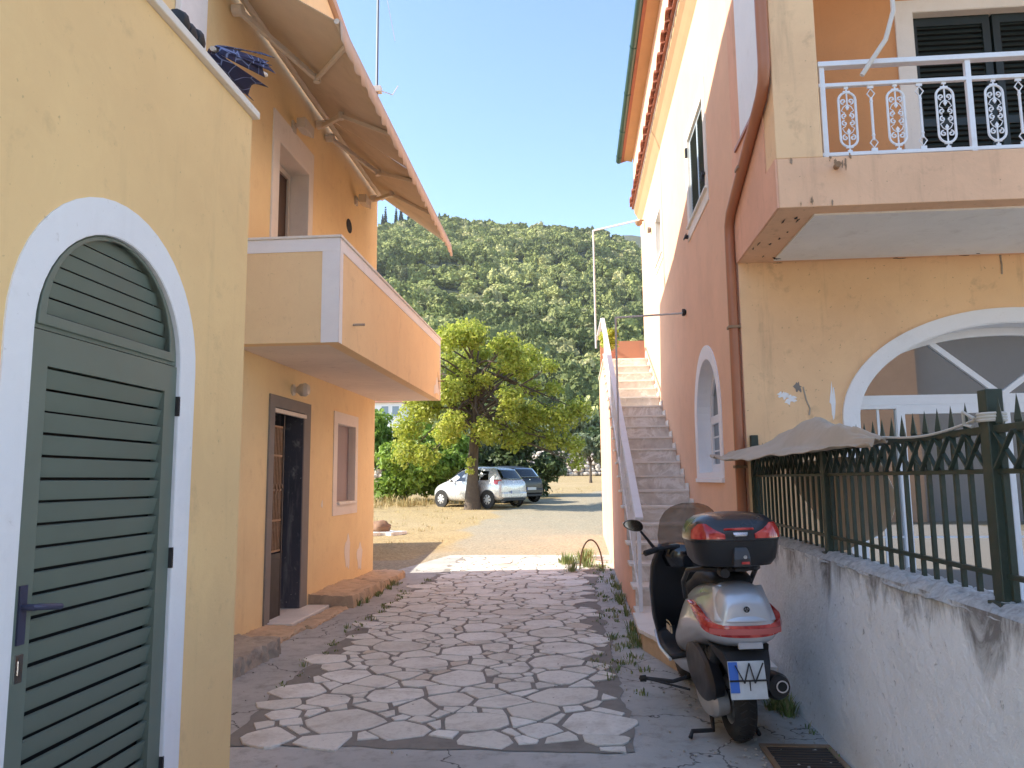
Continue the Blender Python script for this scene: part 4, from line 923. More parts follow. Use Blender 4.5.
mb.grid(clothf, 60, 24); tag(mb.build('canvas_cloth', simple('sun bleached canvas', (.50, .41, .31), .95, var=.12, nscale=5, bs=.2, dirt=(.28, .2, .14), damt=.45), smooth='all', solid=.005, fix=True), 'sun bleached beige canvas sheet draped over the top of the iron fence', 'cloth')
mb = MB(); pts = [(1.57, lerp(4.05, 3.1, t), 1.80+.0*t-.03*math.sin(PI*t)+.02*t) for t in [i/16 for i in range(17)]]; mb.tube(pts, .006, 6)
for k in range(3): mb.tube([(1.6+.045*math.cos(t), 3.07+.05*math.sin(t), 1.81+.012*k) for t in [2*PI*i/14 for i in range(14)]], .007, 6, closed=True)
mb.tube([(1.55, 3.1, 1.82), (1.53, 3.14, 1.85), (1.54, 3.16, 1.80), (1.55, 3.12, 1.79)], .007, 6)
tag(mb.build('rope', simple('pale rope', (.55, .52, .46), .9), smooth=True), 'pale rope knotted round the tall green fence post', 'rope')
mb = MB()
def rag(u, v): y = lerp(6.5, 4.6, u); return (1.72+.05*math.sin(9*u)+.10*v, y, 1.72-v*(.62*math.sin(PI*(u*.8+.1))**.8)+.01*math.sin(20*u))
mb.grid(rag, 40, 20); tag(mb.build('hanging_cloth', M['cloth_beige'], smooth='all', solid=.004), 'drooping beige cloth hanging behind the pickets of the iron fence', 'cloth')
mb = MB(); mb.box((1.785, -5, -.05), (9.5, RY-.001, .42)); tag(mb.build('porch_floor', simple('porch paving', (.40, .36, .31), .7, nscale=3, bs=.2)), kind='structure')
# drain grate
gr = thing('drain_grate', 'rusty slatted metal drain cover set in the lane beside the wall', 'drain cover', (1.3, 4.6, 0))
mb = MB(); mb.prism(rect(1.05, 4.2, 1.46, 4.88), [rect(1.08, 4.24, 1.43, 4.84)], lambda u, v, w: (u, v, w), .012, .024); mb.build('frame', M['rust_grille'], gr)
mb = MB()
for i in range(15): mb.box((1.081, 4.25+i*.04, .010), (1.429, 4.27+i*.04, .020))
mb.build('slats', simple('rusty iron', (.10, .075, .06), .8, .3, var=.4, nscale=20, bs=.4), gr)
mb = MB(); mb.box((1.08, 4.24, .0165), (1.43, 4.84, .0167)); mb.build('shadow_pit', M['dark_gap'], gr)
# houses on the other side of the crossroad behind the viewer, seen in the window glass
bh = thing('opposite_house', 'plain peach house with tiled roof across the road behind the viewer', 'house', (7, -16, 0))
mb = MB(); mb.box((-4, -19, -.1), (12.2, -13.5, 7.2)); mb.build('wall', M['salmon_up'], bh)
mb = MB(); mb.box((12.2, -19, -.1), (26, -13.8, 7.0)); mb.build('grey_wing', simple('grey wall', (.46, .42, .40), .9), bh)
mb = MB(); mb.add([(-4.4, -13.1, 7.2), (26.4, -13.1, 7.2), (26.4, -16.5, 8.8), (-4.4, -16.5, 8.8), (-4.4, -19.4, 7.2), (26.4, -19.4, 7.2)], [(0,1,2,3),(3,2,5,4),(0,3,4),(1,5,2),(0,4,5,1)])
x = -4.3
while x < 26.4: mb.tube([(x, -13.0, 7.23), (x, -16.5, 8.86)], .08, 6); x += .25
mb.build('roof', M['tile'], bh)
# ================================================================ SCOOTER  (local space: +Y forward, origin at rear wheel contact)
sct = thing('motor_scooter', 'silver and black maxi scooter with big black top case parked by the low wall', 'scooter', (0, 0, 0))
SIL = simple('silver scooter paint', (.60, .61, .64), .34, .45, var=.05, nscale=3, coat=.5, dirt=(.30, .27, .24), damt=.25)
SILW = simple('pale casting', (.48, .47, .45), .5, .5, var=.12, dirt=(.2, .18, .15), damt=.5)
def redlens():
    m, nt, b = newmat('red lamp lens'); b.inputs['Base Color'].default_value = (.55, .03, .03, 1); b.inputs['Roughness'].default_value = .12; b.inputs['Coat Weight'].default_value = .6
    n = tex_noise(nt, 14, 2, .5, wpos(nt)); c = mixc(nt, ramp(nt, n.outputs[0], [(.4, 0.), (.6, 1.)]).outputs[0], (.42, .015, .015), (.70, .10, .08)); nt.links.new(c, b.inputs['Base Color']); return m
RED = redlens()
def wheel(cy, r, w, name):
    t = 22; prof = []
    for i in range(13):
        a = -PI/2+PI*i/12; prof.append((r-.055+.055*math.cos(a), w/2*math.sin(a)))
    prof += [(r-.10, w/2*.75), (r-.10, -w/2*.75)]
    mb = MB(); mb.lathe(prof, (0, cy, r), 'x', 48, closed=True); o = mb.build(name, M['rubber'], sct, smooth=True)
    mb = MB()
    for k in range(36):
        a = 2*PI*k/36
        for sg in (-1, 1): mb.bar((sg*.008, cy+(r+.0005)*math.cos(a), r+(r+.0005)*math.sin(a)), (sg*.045, cy+(r-.010)*math.cos(a+.10), r+(r-.010)*math.sin(a+.10)), .006, .004, (0, math.cos(a), math.sin(a)))
    mb.build('tread', M['black_matte'], o)
    mb = MB(); mb.lathe([(r-.10, -w*.36), (r-.11, -w*.30), (r-.12, -w*.1), (r-.12, w*.1), (r-.11, w*.30), (r-.10, w*.36), (r-.096, w*.36), (r-.096, -w*.36)], (0, cy, r), 'x', 32, closed=True); mb.lathe([(.0, -.04), (.045, -.04), (.045, .04), (.0, .04)], (0, cy, r), 'x', 20)
    for k in range(5): a = 2*PI*k/5; mb.bar((0, cy, r), (0, cy+(r-.115)*math.cos(a), r+(r-.115)*math.sin(a)), .03, .035, (1, 0, 0))
    mb.build('rim', SILW, o, smooth=True)
wheel(0, .243, .135, 'rear_wheel'); wheel(1.48, .255, .11, 'front_wheel')
def sec(y, w, zb, zl, zt, wt, flat=.55, hb=.80):
    half = [(0, zb), (w*flat, zb), (w*.93, lerp(zb, zl, .45)), (w, zl), (w*.97, zl+.02), (lerp(w, wt, .55), lerp(zl, zt, .42)), (wt, lerp(zl, zt, hb)), (wt*.62, zt), (0, zt+.006)]
    pts = [(x, y, z) for x, z in half]+[(-x, y, z) for x, z in half[::-1][1:-1]]
    return pts
tail = [sec(-.335, .12, .66, .70, .82, .10), sec(-.325, .175, .635, .70, .89, .13), sec(-.27, .215, .61, .705, .945, .155), sec(-.17, .24, .59, .71, .965, .165), sec(-.02, .252, .57, .71, .955, .155), sec(.15, .258, .53, .70, .94, .165), sec(.35, .255, .46, .66, .90, .17), sec(.55, .245, .40, .58, .84, .17), sec(.72, .235, .34, .48, .74, .17), sec(.84, .21, .31, .42, .60, .15)]
mb = MB(); mb.loft(tail); [mb.v.__setitem__(i, (v_[0]*.93, v_[1], v_[2])) for i, v_ in enumerate(mb.v)]; mb.build('tail_fairing', SIL, sct, smooth=True, sub=2)
# upper tail panel (lighter insert) and crease
mb = MB()
def tp(u, v):
    x = lerp(-1, 1, u); y = -.338+.13*v**1.2; z = lerp(.755, .945, v); w = lerp(.185, .150, v); return (x*w, y+.05*abs(x)**3.0-.006*(1-x*x), z)
mb.grid(tp, 14, 10); mb.build('tail_panel', SIL, sct, smooth='all', solid=.012, sub=1)
# rear lamp band
mb = MB(); secs = []
for i in range(33):
    s_ = lerp(-1, 1, i/32); ph = s_*R(128); x = .252*math.copysign(abs(math.sin(ph))**.85, ph) if abs(ph) < PI/2 else .252*math.copysign(1, ph)
    y = -.345+.17*(1-math.cos(min(abs(ph), PI/2)))+max(0, abs(ph)-PI/2)*.42
    zc = .705+.115*abs(s_)**2.4; h = .033*(1-abs(s_)**7*.85); nx = math.sin(max(-PI/2, min(PI/2, ph))); ny = -math.cos(max(-PI/2, min(PI/2, ph)))
    o_ = .010; i_ = -.03
    secs.append([(x+nx*i_, y+ny*i_, zc-h), (x+nx*o_*.6, y+ny*o_*.6, zc-h), (x+nx*o_*1.3, y+ny*o_*1.3, zc), (x+nx*o_*.5, y+ny*o_*.5, zc+h), (x+nx*i_, y+ny*i_, zc+h)])
mb.loft(secs); [mb.v.__setitem__(i, (v_[0]*.93, v_[1], v_[2])) for i, v_ in enumerate(mb.v)]; rlp = mb.build('rear_lamp', RED, sct, smooth=True, angle=60)
mb = MB(); secs = []
for i in range(13):
    s_ = lerp(-.42, .42, i/12); ph = s_*R(128); x = .252*math.copysign(abs(math.sin(ph))**.85, ph); y = -.361+.17*(1-math.cos(ph)); secs.append([(x, y, .690), (x, y-.001, .722), (x, y+.01, .722), (x, y+.01, .690)])
mb.loft(secs); mb.build('clear_lens', simple('pale pink lens', (.62, .14, .12), .15, coat=.5), rlp, smooth=True)
# small round emblem
mb = MB(); mb.lathe([(.017, -.003), (.017, .003), (.012, .003), (.012, -.003)], (0, -.342, .83), 'y', 24, closed=True)
for k in range(3): a = k*2*PI/3+PI/2; mb.bar((0, -.345, .83), (.012*math.cos(a), -.345, .83+.012*math.sin(a)), .006, .006, (0, 1, 0))
mb.build('emblem', M['black_gloss'], sct)
mb = MB(); mb.box((-.055, -.305, .605), (.085, -.33, .640)); mb.build('tail_sticker', simple('pale grey sticker', (.50, .50, .52), .4), sct, bevel=.003)
# seat
mb = MB(); ss = []
for y, w, z0, z1 in ((-.12, .10, .945, .955), (-.06, .14, .945, 1.0), (.1, .155, .93, 1.02), (.3, .165, .88, 1.0), (.38, .165, .86, .945), (.55, .16, .82, .90), (.75, .14, .74, .86), (.86, .09, .66, .80)):
    ss.append([(-w, y, z0), (-w*.98, y, z1-.03), (-w*.7, y, z1), (0, y, z1+.004), (w*.7, y, z1), (w*.98, y, z1-.03), (w, y, z0), (0, y, z0-.01)])
mb.loft(ss); mb.build('saddle', M['black_matte'], sct, smooth=True, sub=2)
# grab rail and rack
mb = MB(); mb.tube([(-.20, .36, .80), (-.225, .28, .92), (-.22, .15, 1.005), (-.18, -.02, 1.03), (-.12, -.10, 1.035), (0, -.12, 1.035), (.12, -.10, 1.035), (.18, -.02, 1.03), (.22, .15, 1.005), (.225, .28, .92), (.20, .36, .80)], .016, 10); mb.build('grab_rail', M['black_plastic'], sct, smooth=True)
mb = MB(); mb.box((-.10, -.22, 1.035), (.10, .12, 1.065)); mb.box((-.04, -.30, 1.04), (.04, -.1, 1.06)); mb.tube([(-.09, -.27, 1.03), (-.09, -.18, 1.03)], .03, 12); mb.build('luggage_rack', M['black_matte'], sct, bevel=.006)
# top case, its lid, lenses and lock
def se(a, b, c, e, zc, zf, n=40):
    out = []
    for i in range(n):
        t = 2*PI*i/n; x = math.copysign(abs(math.cos(t))**e, math.cos(t)); y = math.copysign(abs(math.sin(t))**e, math.sin(t)); out.append((a*x, c+b*y, zc+zf*(1-abs(x)**2)*0))
    return out
CY = -.13
mb = MB(); mb.loft([se(.17, .15, CY, .6, 1.066, 0), se(.235, .195, CY, .55, 1.075, 0), se(.265, .215, CY, .5, 1.115, 0), se(.282, .225, CY, .5, 1.20, 0), se(.288, .228, CY, .5, 1.222, 0)]); tc = mb.build('top_case', M['black_plastic'], sct, smooth=True)
mb = MB(); mb.loft([se(.290, .230, CY, .5, 1.224, 0), se(.292, .232, CY, .5, 1.24, 0), se(.284, .226, CY, .5, 1.285, 0), se(.262, .208, CY, .52, 1.33, 0), se(.215, .17, CY, .58, 1.362, 0), se(.14, .11, CY, .7, 1.378, 0), se(.05, .04, CY, .9, 1.384, 0)]); mb.build('lid', simple('charcoal lid', (.030, .030, .035), .3, var=.2, coat=.3), tc, smooth=True)
for sg in (-1, 1):
    mb = MB(); secs = []
    for i in range(15):
        t = lerp(R(-84), R(-18), i/14); tt = t; e = .5
        def P(a, b, z): 
            x = math.copysign(abs(math.cos(tt))**e, math.cos(tt)); y = math.copysign(abs(math.sin(tt))**e, math.sin(tt)); return (sg*a*x, CY+b*y, z)
        f_ = i/14; zlow = 1.236; zhi = lerp(1.262, 1.325, min(1, f_*2.2)**.8)-max(0, f_-.75)*.16
        def W_(z): k = np.interp(z, [1.22, 1.24, 1.285, 1.33], [.292, .2925, .285, .264]); return k+.004, k*.795+.004
        a0, b0_ = W_(zlow); a1, b1_ = W_(zhi); am, bm_ = W_((zlow+zhi)/2)
        secs.append([P(a0, b0_, zlow), P(am+.003, bm_+.003, (zlow+zhi)/2), P(a1, b1_, zhi), P(a1-.02, b1_-.02, zhi), P(a0-.02, b0_-.02, zlow)])
    mb.loft(secs); mb.build('red_reflector', RED, tc, smooth=True, angle=60)
mb = MB(); mb.box((-.10, CY-.233, 1.284), (.09, CY-.20, 1.298)); mb.build('red_strip', RED, tc, bevel=.004)
mb = MB(); mb.loft([[(-.045, CY-.238, 1.272), (.05, CY-.238, 1.272), (.05, CY-.22, 1.272), (-.045, CY-.22, 1.272)], [(-.04, CY-.241, 1.258), (.045, CY-.241, 1.258), (.045, CY-.22, 1.258), (-.04, CY-.22, 1.258)], [(-.03, CY-.240, 1.25), (.038, CY-.240, 1.25), (.038, CY-.22, 1.25), (-.03, CY-.22, 1.25)]]); mb.build('silver_badge', M['chrome'], tc)
mb = MB(); mb.loft([[(-.055, CY-.245, 1.075), (.055, CY-.245, 1.075), (.055, CY-.19, 1.075), (-.055, CY-.19, 1.075)], [(-.052, CY-.255, 1.12), (.052, CY-.255, 1.12), (.055, CY-.19, 1.12), (-.055, CY-.19, 1.12)], [(-.045, CY-.242, 1.165), (.045, CY-.242, 1.165), (.05, CY-.2, 1.165), (-.05, CY-.2, 1.165)], [(-.035, CY-.232, 1.185), (.035, CY-.232, 1.185), (.04, CY-.2, 1.185), (-.04, CY-.2, 1.185)]]); lk = mb.build('lock', simple('dark grey lock', (.06, .058, .06), .35), tc, bevel=.004)
mb = MB(); mb.box((-.022, CY-.262, 1.092), (.022, CY-.25, 1.106)); mb.build('red_label', RED, lk)
mb = MB(); mb.lathe([(.0, -.006), (.011, -.006), (.011, .004), (.0, .004)], (0, CY-.253, 1.132), 'y', 14); mb.build('key_barrel', M['chrome'], lk, smooth=True)
# rear mudguard and plate
mb = MB(); mb.loft([[(-.17, -.18, .60), (.17, -.18, .60), (.17, -.02, .60), (-.17, -.02, .60)], [(-.14, -.26, .58), (.14, -.26, .58), (.15, -.05, .55), (-.15, -.05, .55)], [(-.12, -.34, .52), (.12, -.34, .52), (.12, -.24, .48), (-.12, -.24, .48)], [(-.10, -.36, .38), (.10, -.36, .38), (.09, -.32, .36), (-.09, -.32, .36)]]); mb.build('mudguard', M['black_matte'], sct, bevel=.01)
lp = Matrix.Rotation(R(-12), 3, 'X')
mb = MB(); mb.obox((.02, -.372, .445), (.21, .006, .205), lp); plt = mb.build('licence_plate', simple('reflective plate', (.62, .65, .66), .35, .3, var=.25, nscale=14), sct, bevel=.002)
mb = MB(); mb.obox((-.058, -.3762, .462), (.052, .006, .165), lp); mb.build('blue_band', simple('blue plate band', (.05, .16, .55), .4), plt)
mb = MB()
for a, b_ in (((-.05, .53), (.0, .43)), ((.0, .43), (.03, .54)), ((.03, .54), (.06, .43)), ((.06, .43), (.11, .54)), ((.03, .44), (.03, .345))): mb.bar((a[0], -.383-.2*(.445-a[1])*-1*.2, a[1]), (b_[0], -.383, b_[1]), .006, .008, (0, 1, 0))
mb.box((-.085, -.388, .44), (.13, -.380, .449)); mb.box((-.07, -.372, .335), (.11, -.345, .348)); mb.build('plate_strap', M['black_plastic'], plt)
mb = MB(); mb.obox((.075, -.3765, .385), (.05, .006, .05), lp); mb.obox((-.02, -.3765, .39), (.055, .006, .06), lp); mb.build('plate_mark', simple('worn plate mark', (.50, .36, .30), .5, var=.2), plt)
# exhaust
mb = MB(); mb.loft([[(.235+.078*rx*math.cos(t), y, z+.082*rx*math.sin(t)) for t in [2*PI*i/24 for i in range(24)]] for y, z, rx in ((.50, .24, .55), (.42, .26, .85), (.30, .285, 1.0), (-.05, .335, 1.0), (-.16, .35, .96), (-.20, .356, .80))]); ex = mb.build('exhaust', M['black_plastic'], sct, smooth=True)
mb = MB(); mb.lathe([(.028, -.012), (.036, -.012), (.036, .02), (.028, .02)], (.245, -.21, .362), 'y', 20, closed=True); mb.build('tail_pipe', M['chrome'], ex, smooth=True)
mb = MB(); mb.lathe([(.0, .0), (.028, .0), (.028, .01)], (.245, -.205, .362), 'y', 16); mb.build('pipe_bore', M['dark_gap'], ex)
# transmission casing left
mb = MB(); mb.loft([[(x, .20+.36*1*a*math.cos(t)*1.0, .37+a*.155*math.sin(t)+.12*a*math.cos(t)*.3) for t in [2*PI*i/28 for i in range(28)]] for x, a in ((-.10, .92), (-.165, 1.0), (-.185, .92), (-.192, .7), (-.192, .2))]); mb.build('transmission_cover', M['black_plastic'], sct, smooth=True)
mb = MB(); mb.loft([[(x, .10+a*.26*math.cos(t), .235+a*.105*math.sin(t)) for t in [2*PI*i/24 for i in range(24)]] for x, a in ((-.075, .9), (-.15, 1.0), (-.172, .9), (-.18, .6), (-.18, .2))]); mb.build('engine_casing', SILW, sct, smooth=True)
mb = MB(); mb.box((-.10, .12, .18), (.15, .75, .42)); mb.box((-.16, -.02, .40), (-.10, .25, .52)); mb.build('engine_block', M['black_matte'], sct, bevel=.03)
for sg in (-1, 1):
    mb = MB(); mb.tube([(sg*.115, -.02, .26), (sg*.125, .02, .60)], .016, 8); mb.tube([(sg*.117, -.005, .32), (sg*.124, .015, .55)], .03, 12); mb.build('shock_absorber', M['black_matte'], sct, smooth=True)
# belly, floor, leg shield, front
mb = MB(); ss = []
for y, w, z0, z1 in ((.62, .20, .20, .40), (.80, .21, .17, .34), (1.0, .20, .16, .30), (1.15, .19, .18, .34), (1.26, .15, .24, .45)): ss.append([(-w*.5, y, z0), (-w, y, lerp(z0, z1, .6)), (-w, y, z1), (0, y, z1+.01), (w, y, z1), (w, y, lerp(z0, z1, .6)), (w*.5, y, z0)])
mb.loft(ss); mb.build('belly_fairing', SIL, sct, smooth=True, sub=1)
for sg in (-1, 1):
    mb = MB(); mb.grid(lambda u, v, sg=sg: (sg*lerp(.12, .262, u), lerp(.66, 1.20, v), .345+.13*max(0, v-.62)*2.2*max(0, v-.62)*2.2+.02*(1-u)), 4, 14); mb.build('footboard', M['black_matte'], sct, smooth='all', solid=.03)
    mb = MB(); mb.tube([(sg*.272, lerp(.64, 1.2, t), .338+.13*(max(0, t-.62)*2.2)**2) for t in [i/10 for i in range(11)]], .012, 8); mb.build('footboard_trim', SIL, sct, smooth=True)
mb = MB(); ss = []
for y, w, z0, z1 in ((.80, .10, .32, .60), (.95, .085, .31, .50), (1.08, .09, .31, .52), (1.2, .12, .31, .70)): ss.append([(-w, y, z0), (-w*.9, y, lerp(z0, z1, .8)), (0, y, z1), (w*.9, y, lerp(z0, z1, .8)), (w, y, z0)])
mb.loft(ss); mb.build('centre_tunnel', M['black_plastic'], sct, smooth=True, sub=1)
def shield(u, v, off=0.):
    z = lerp(.36, 1.08, v); w = np.interp(v, [0, .25, .55, .8, 1], [.24, .285, .30, .285, .22]); x = lerp(-1, 1, u)
    y = 1.20-.0*v+.14*v*(1-v)*-1-.02+.10*(v-.0)**2*-1+.10*(1-abs(x)**2.2)+off; return (x*w, y, z)
mb = MB(); mb.grid(lambda u, v: shield(u, v), 18, 18); mb.build('leg_shield', M['black_plastic'], sct, smooth='all', solid=.02)
mb = MB(); mb.grid(lambda u, v: tuple(a+b for a, b in zip(shield(u, v), (0, .035+.12*(1-abs(2*u-1)**2), .005))), 18, 18); mb.build('front_fairing', simple('dark blue grey fairing', (.12, .135, .17), .3, .5, coat=.5), sct, smooth='all', solid=.02)
mb = MB(); mb.loft([[(w*math.cos(t), y+.10*math.sin(t)*1.2, z) for t in [2*PI*i/24 for i in range(24)]] for y, z, w in ((1.16, .92, .17), (1.15, 1.0, .215), (1.16, 1.06, .20), (1.17, 1.085, .13))]); mb.build('dashboard', M['black_gloss'], sct, smooth=True)
mb = MB(); mb.tube([(-.35, .97, 1.04), (-.28, 1.0, 1.06), (-.15, 1.06, 1.07), (0, 1.08, 1.06), (.15, 1.06, 1.07), (.28, 1.0, 1.06), (.35, .97, 1.04)], .016, 10); hb = mb.build('handlebar', M['black_matte'], sct, smooth=True)
for sg in (-1, 1):
    mb = MB(); mb.tube([(sg*.26, 1.005, 1.06), (sg*.36, .965, 1.037)], .022, 12); mb.build('grip', M['rubber'], hb, smooth=True)
    mb = MB(); mb.tube([(sg*.20, 1.09, 1.06), (sg*.30, 1.045, 1.045), (sg*.37, 1.01, 1.03)], .008, 8); mb.lathe([(.0, -.012), (.012, 0), (.0, .012)], (sg*.37, 1.01, 1.03), 'x', 10); mb.build('brake_lever', M['chrome'], hb, smooth=True)
    mb = MB(); mb.tube([(sg*.24, 1.18, 1.04), (sg*.30, 1.17, 1.12), (sg*.355, 1.15, 1.19)], [.014, .011, .009], 8); mr = mb.build('mirror', M['black_plastic'], sct, smooth=True)
    mb = MB(); c_ = Vector((sg*.40, 1.14, 1.235)); mb.loft([[(c_.x+sg*a*.078*math.cos(t)*(1+.15*math.cos(t)), c_.y+y, c_.z+a*.046*math.sin(t)+.012*math.cos(t)) for t in [2*PI*i/24 for i in range(24)]] for y, a in ((-.012, .96), (0, 1.0), (.02, .85), (.035, .4))]); mb.build('mirror_housing', M['black_plastic'], mr, smooth=True)
    mb = MB(); mb.prism([(c_.x+sg*.070*math.cos(t)*(1+.15*math.cos(t)), c_.z+.040*math.sin(t)+.012*math.cos(t)) for t in [2*PI*i/24 for i in range(24)]], [], lambda u, v, w: (u, c_.y-.0135-w, v), 0, .001); mb.build('mirror_glass', simple('mirror glass', (.62, .60, .54), .05, 1, var=.02), mr)
def smoke():
    m, nt, b = newmat('smoked windscreen'); nt.nodes.remove(b); out = nt.nodes["Material Output"]
    t = nd(nt, "ShaderNodeBsdfTransparent"); t.inputs[0].default_value = (.62, .53, .45, 1); g = nd(nt, "ShaderNodeBsdfGlossy"); g.inputs['Roughness'].default_value = .08
    d_ = nd(nt, "ShaderNodeBsdfDiffuse"); d_.inputs[0].default_value = (.36, .29, .24, 1)
    a = nd(nt, "ShaderNodeMixShader"); a.inputs[0].default_value = .42; nt.links.new(t.outputs[0], a.inputs[1]); nt.links.new(d_.outputs[0], a.inputs[2])
    c = nd(nt, "ShaderNodeMixShader"); c.inputs[0].default_value = .07; nt.links.new(a.outputs[0], c.inputs[1]); nt.links.new(g.outputs[0], c.inputs[2]); nt.links.new(c.outputs[0], out.inputs[0]); return m
def scr(u, v):
    x = lerp(-1, 1, u); w = .235*np.interp(v, [0, .15, .4, .7, .85, .95, 1], [.80, .94, 1, .94, .80, .58, .28]); z = lerp(1.00, 1.40, v)
    return (x*w, 1.26-.17*v-.10*abs(x)**2, z)
mb = MB(); mb.grid(scr, 22, 30); mb.build('windscreen', smoke(), sct, smooth='all')
mb = MB(); mb.loft([[(w*math.cos(t), y+.06*math.sin(t), z) for t in [2*PI*i/16 for i in range(16)]] for y, z, w in ((1.42, .30, .07), (1.36, .55, .08), (1.30, .80, .10))]); 
for sg in (-1, 1): mb.tube([(sg*.075, 1.48, .255), (sg*.075, 1.38, .55)], .02, 8)
mb.build('fork', M['black_matte'], sct, smooth=True)
mb = MB(); mb.grid(lambda u, v: (.07*math.sin(lerp(-1.2, 1.2, u)), 1.48+(.285+.03*math.cos(lerp(-1.2, 1.2, u)))*math.cos(lerp(.1, 2.3, v)), .255+(.285+.03*math.cos(lerp(-1.2, 1.2, u)))*math.sin(lerp(.1, 2.3, v))), 8, 14); mb.build('front_mudguard', SIL, sct, smooth='all', solid=.006)
mb = MB(); mb.box((-.262, .60, .52), (-.255, .78, .56)); mb.tube([(-.264, .57, .575), (-.265, .66, .59), (-.262, .76, .585)], .004, 5); mb.build('side_badge', simple('gold side badge', (.55, .42, .25), .3, .6), sct)
mb = MB(); mb.tube([(-.17, .62, .22), (-.27, .60, .20), (-.43, .74, .19), (-.46, .74, .185)], .014, 8); mb.tube([(-.18, .50, .17), (-.42, .72, .19)], .009, 6); sn = mb.build('side_stand', M['black_matte'], sct, smooth=True)
mb = MB(); mb.lathe([(.0, -.03), (.022, -.02), (.024, .02), (.0, .03)], (-.455, .74, .19), 'x', 12); mb.build('rubber_foot', M['rubber'], sn, smooth=True)
mb = MB(); mb.tube([(-.11, .28, .20), (-.12, .16, .09), (-.13, .10, .03), (-.27, .06, .04), (-.29, .03, .012)], .014, 8); mb.tube([(.12, .28, .20), (.13, .14, .05), (.14, .05, .012)], .014, 8); mb.tube([(-.12, .2, .13), (.12, .2, .13)], .012, 8); mb.build('centre_stand', M['black_matte'], sct, smooth=True)
for o_ in [x_ for x_ in bpy.data.objects if x_.parent and x_.parent.name == tc.name]+[tc]:
    for v_ in o_.data.vertices: v_.co.x = v_.co.x*.92-.015
for o_ in [plt]+[x_ for x_ in bpy.data.objects if x_.parent and x_.parent.name == plt.name]:
    for v_ in o_.data.vertices: v_.co.x -= .05
for o_ in [ex]+[x_ for x_ in bpy.data.objects if x_.parent and x_.parent.name == ex.name]:
    for v_ in o_.data.vertices: v_.co.x -= .03
sct.location = (.955, 4.97, .012); sct.rotation_euler = (0, R(-1.2), R(4.5))

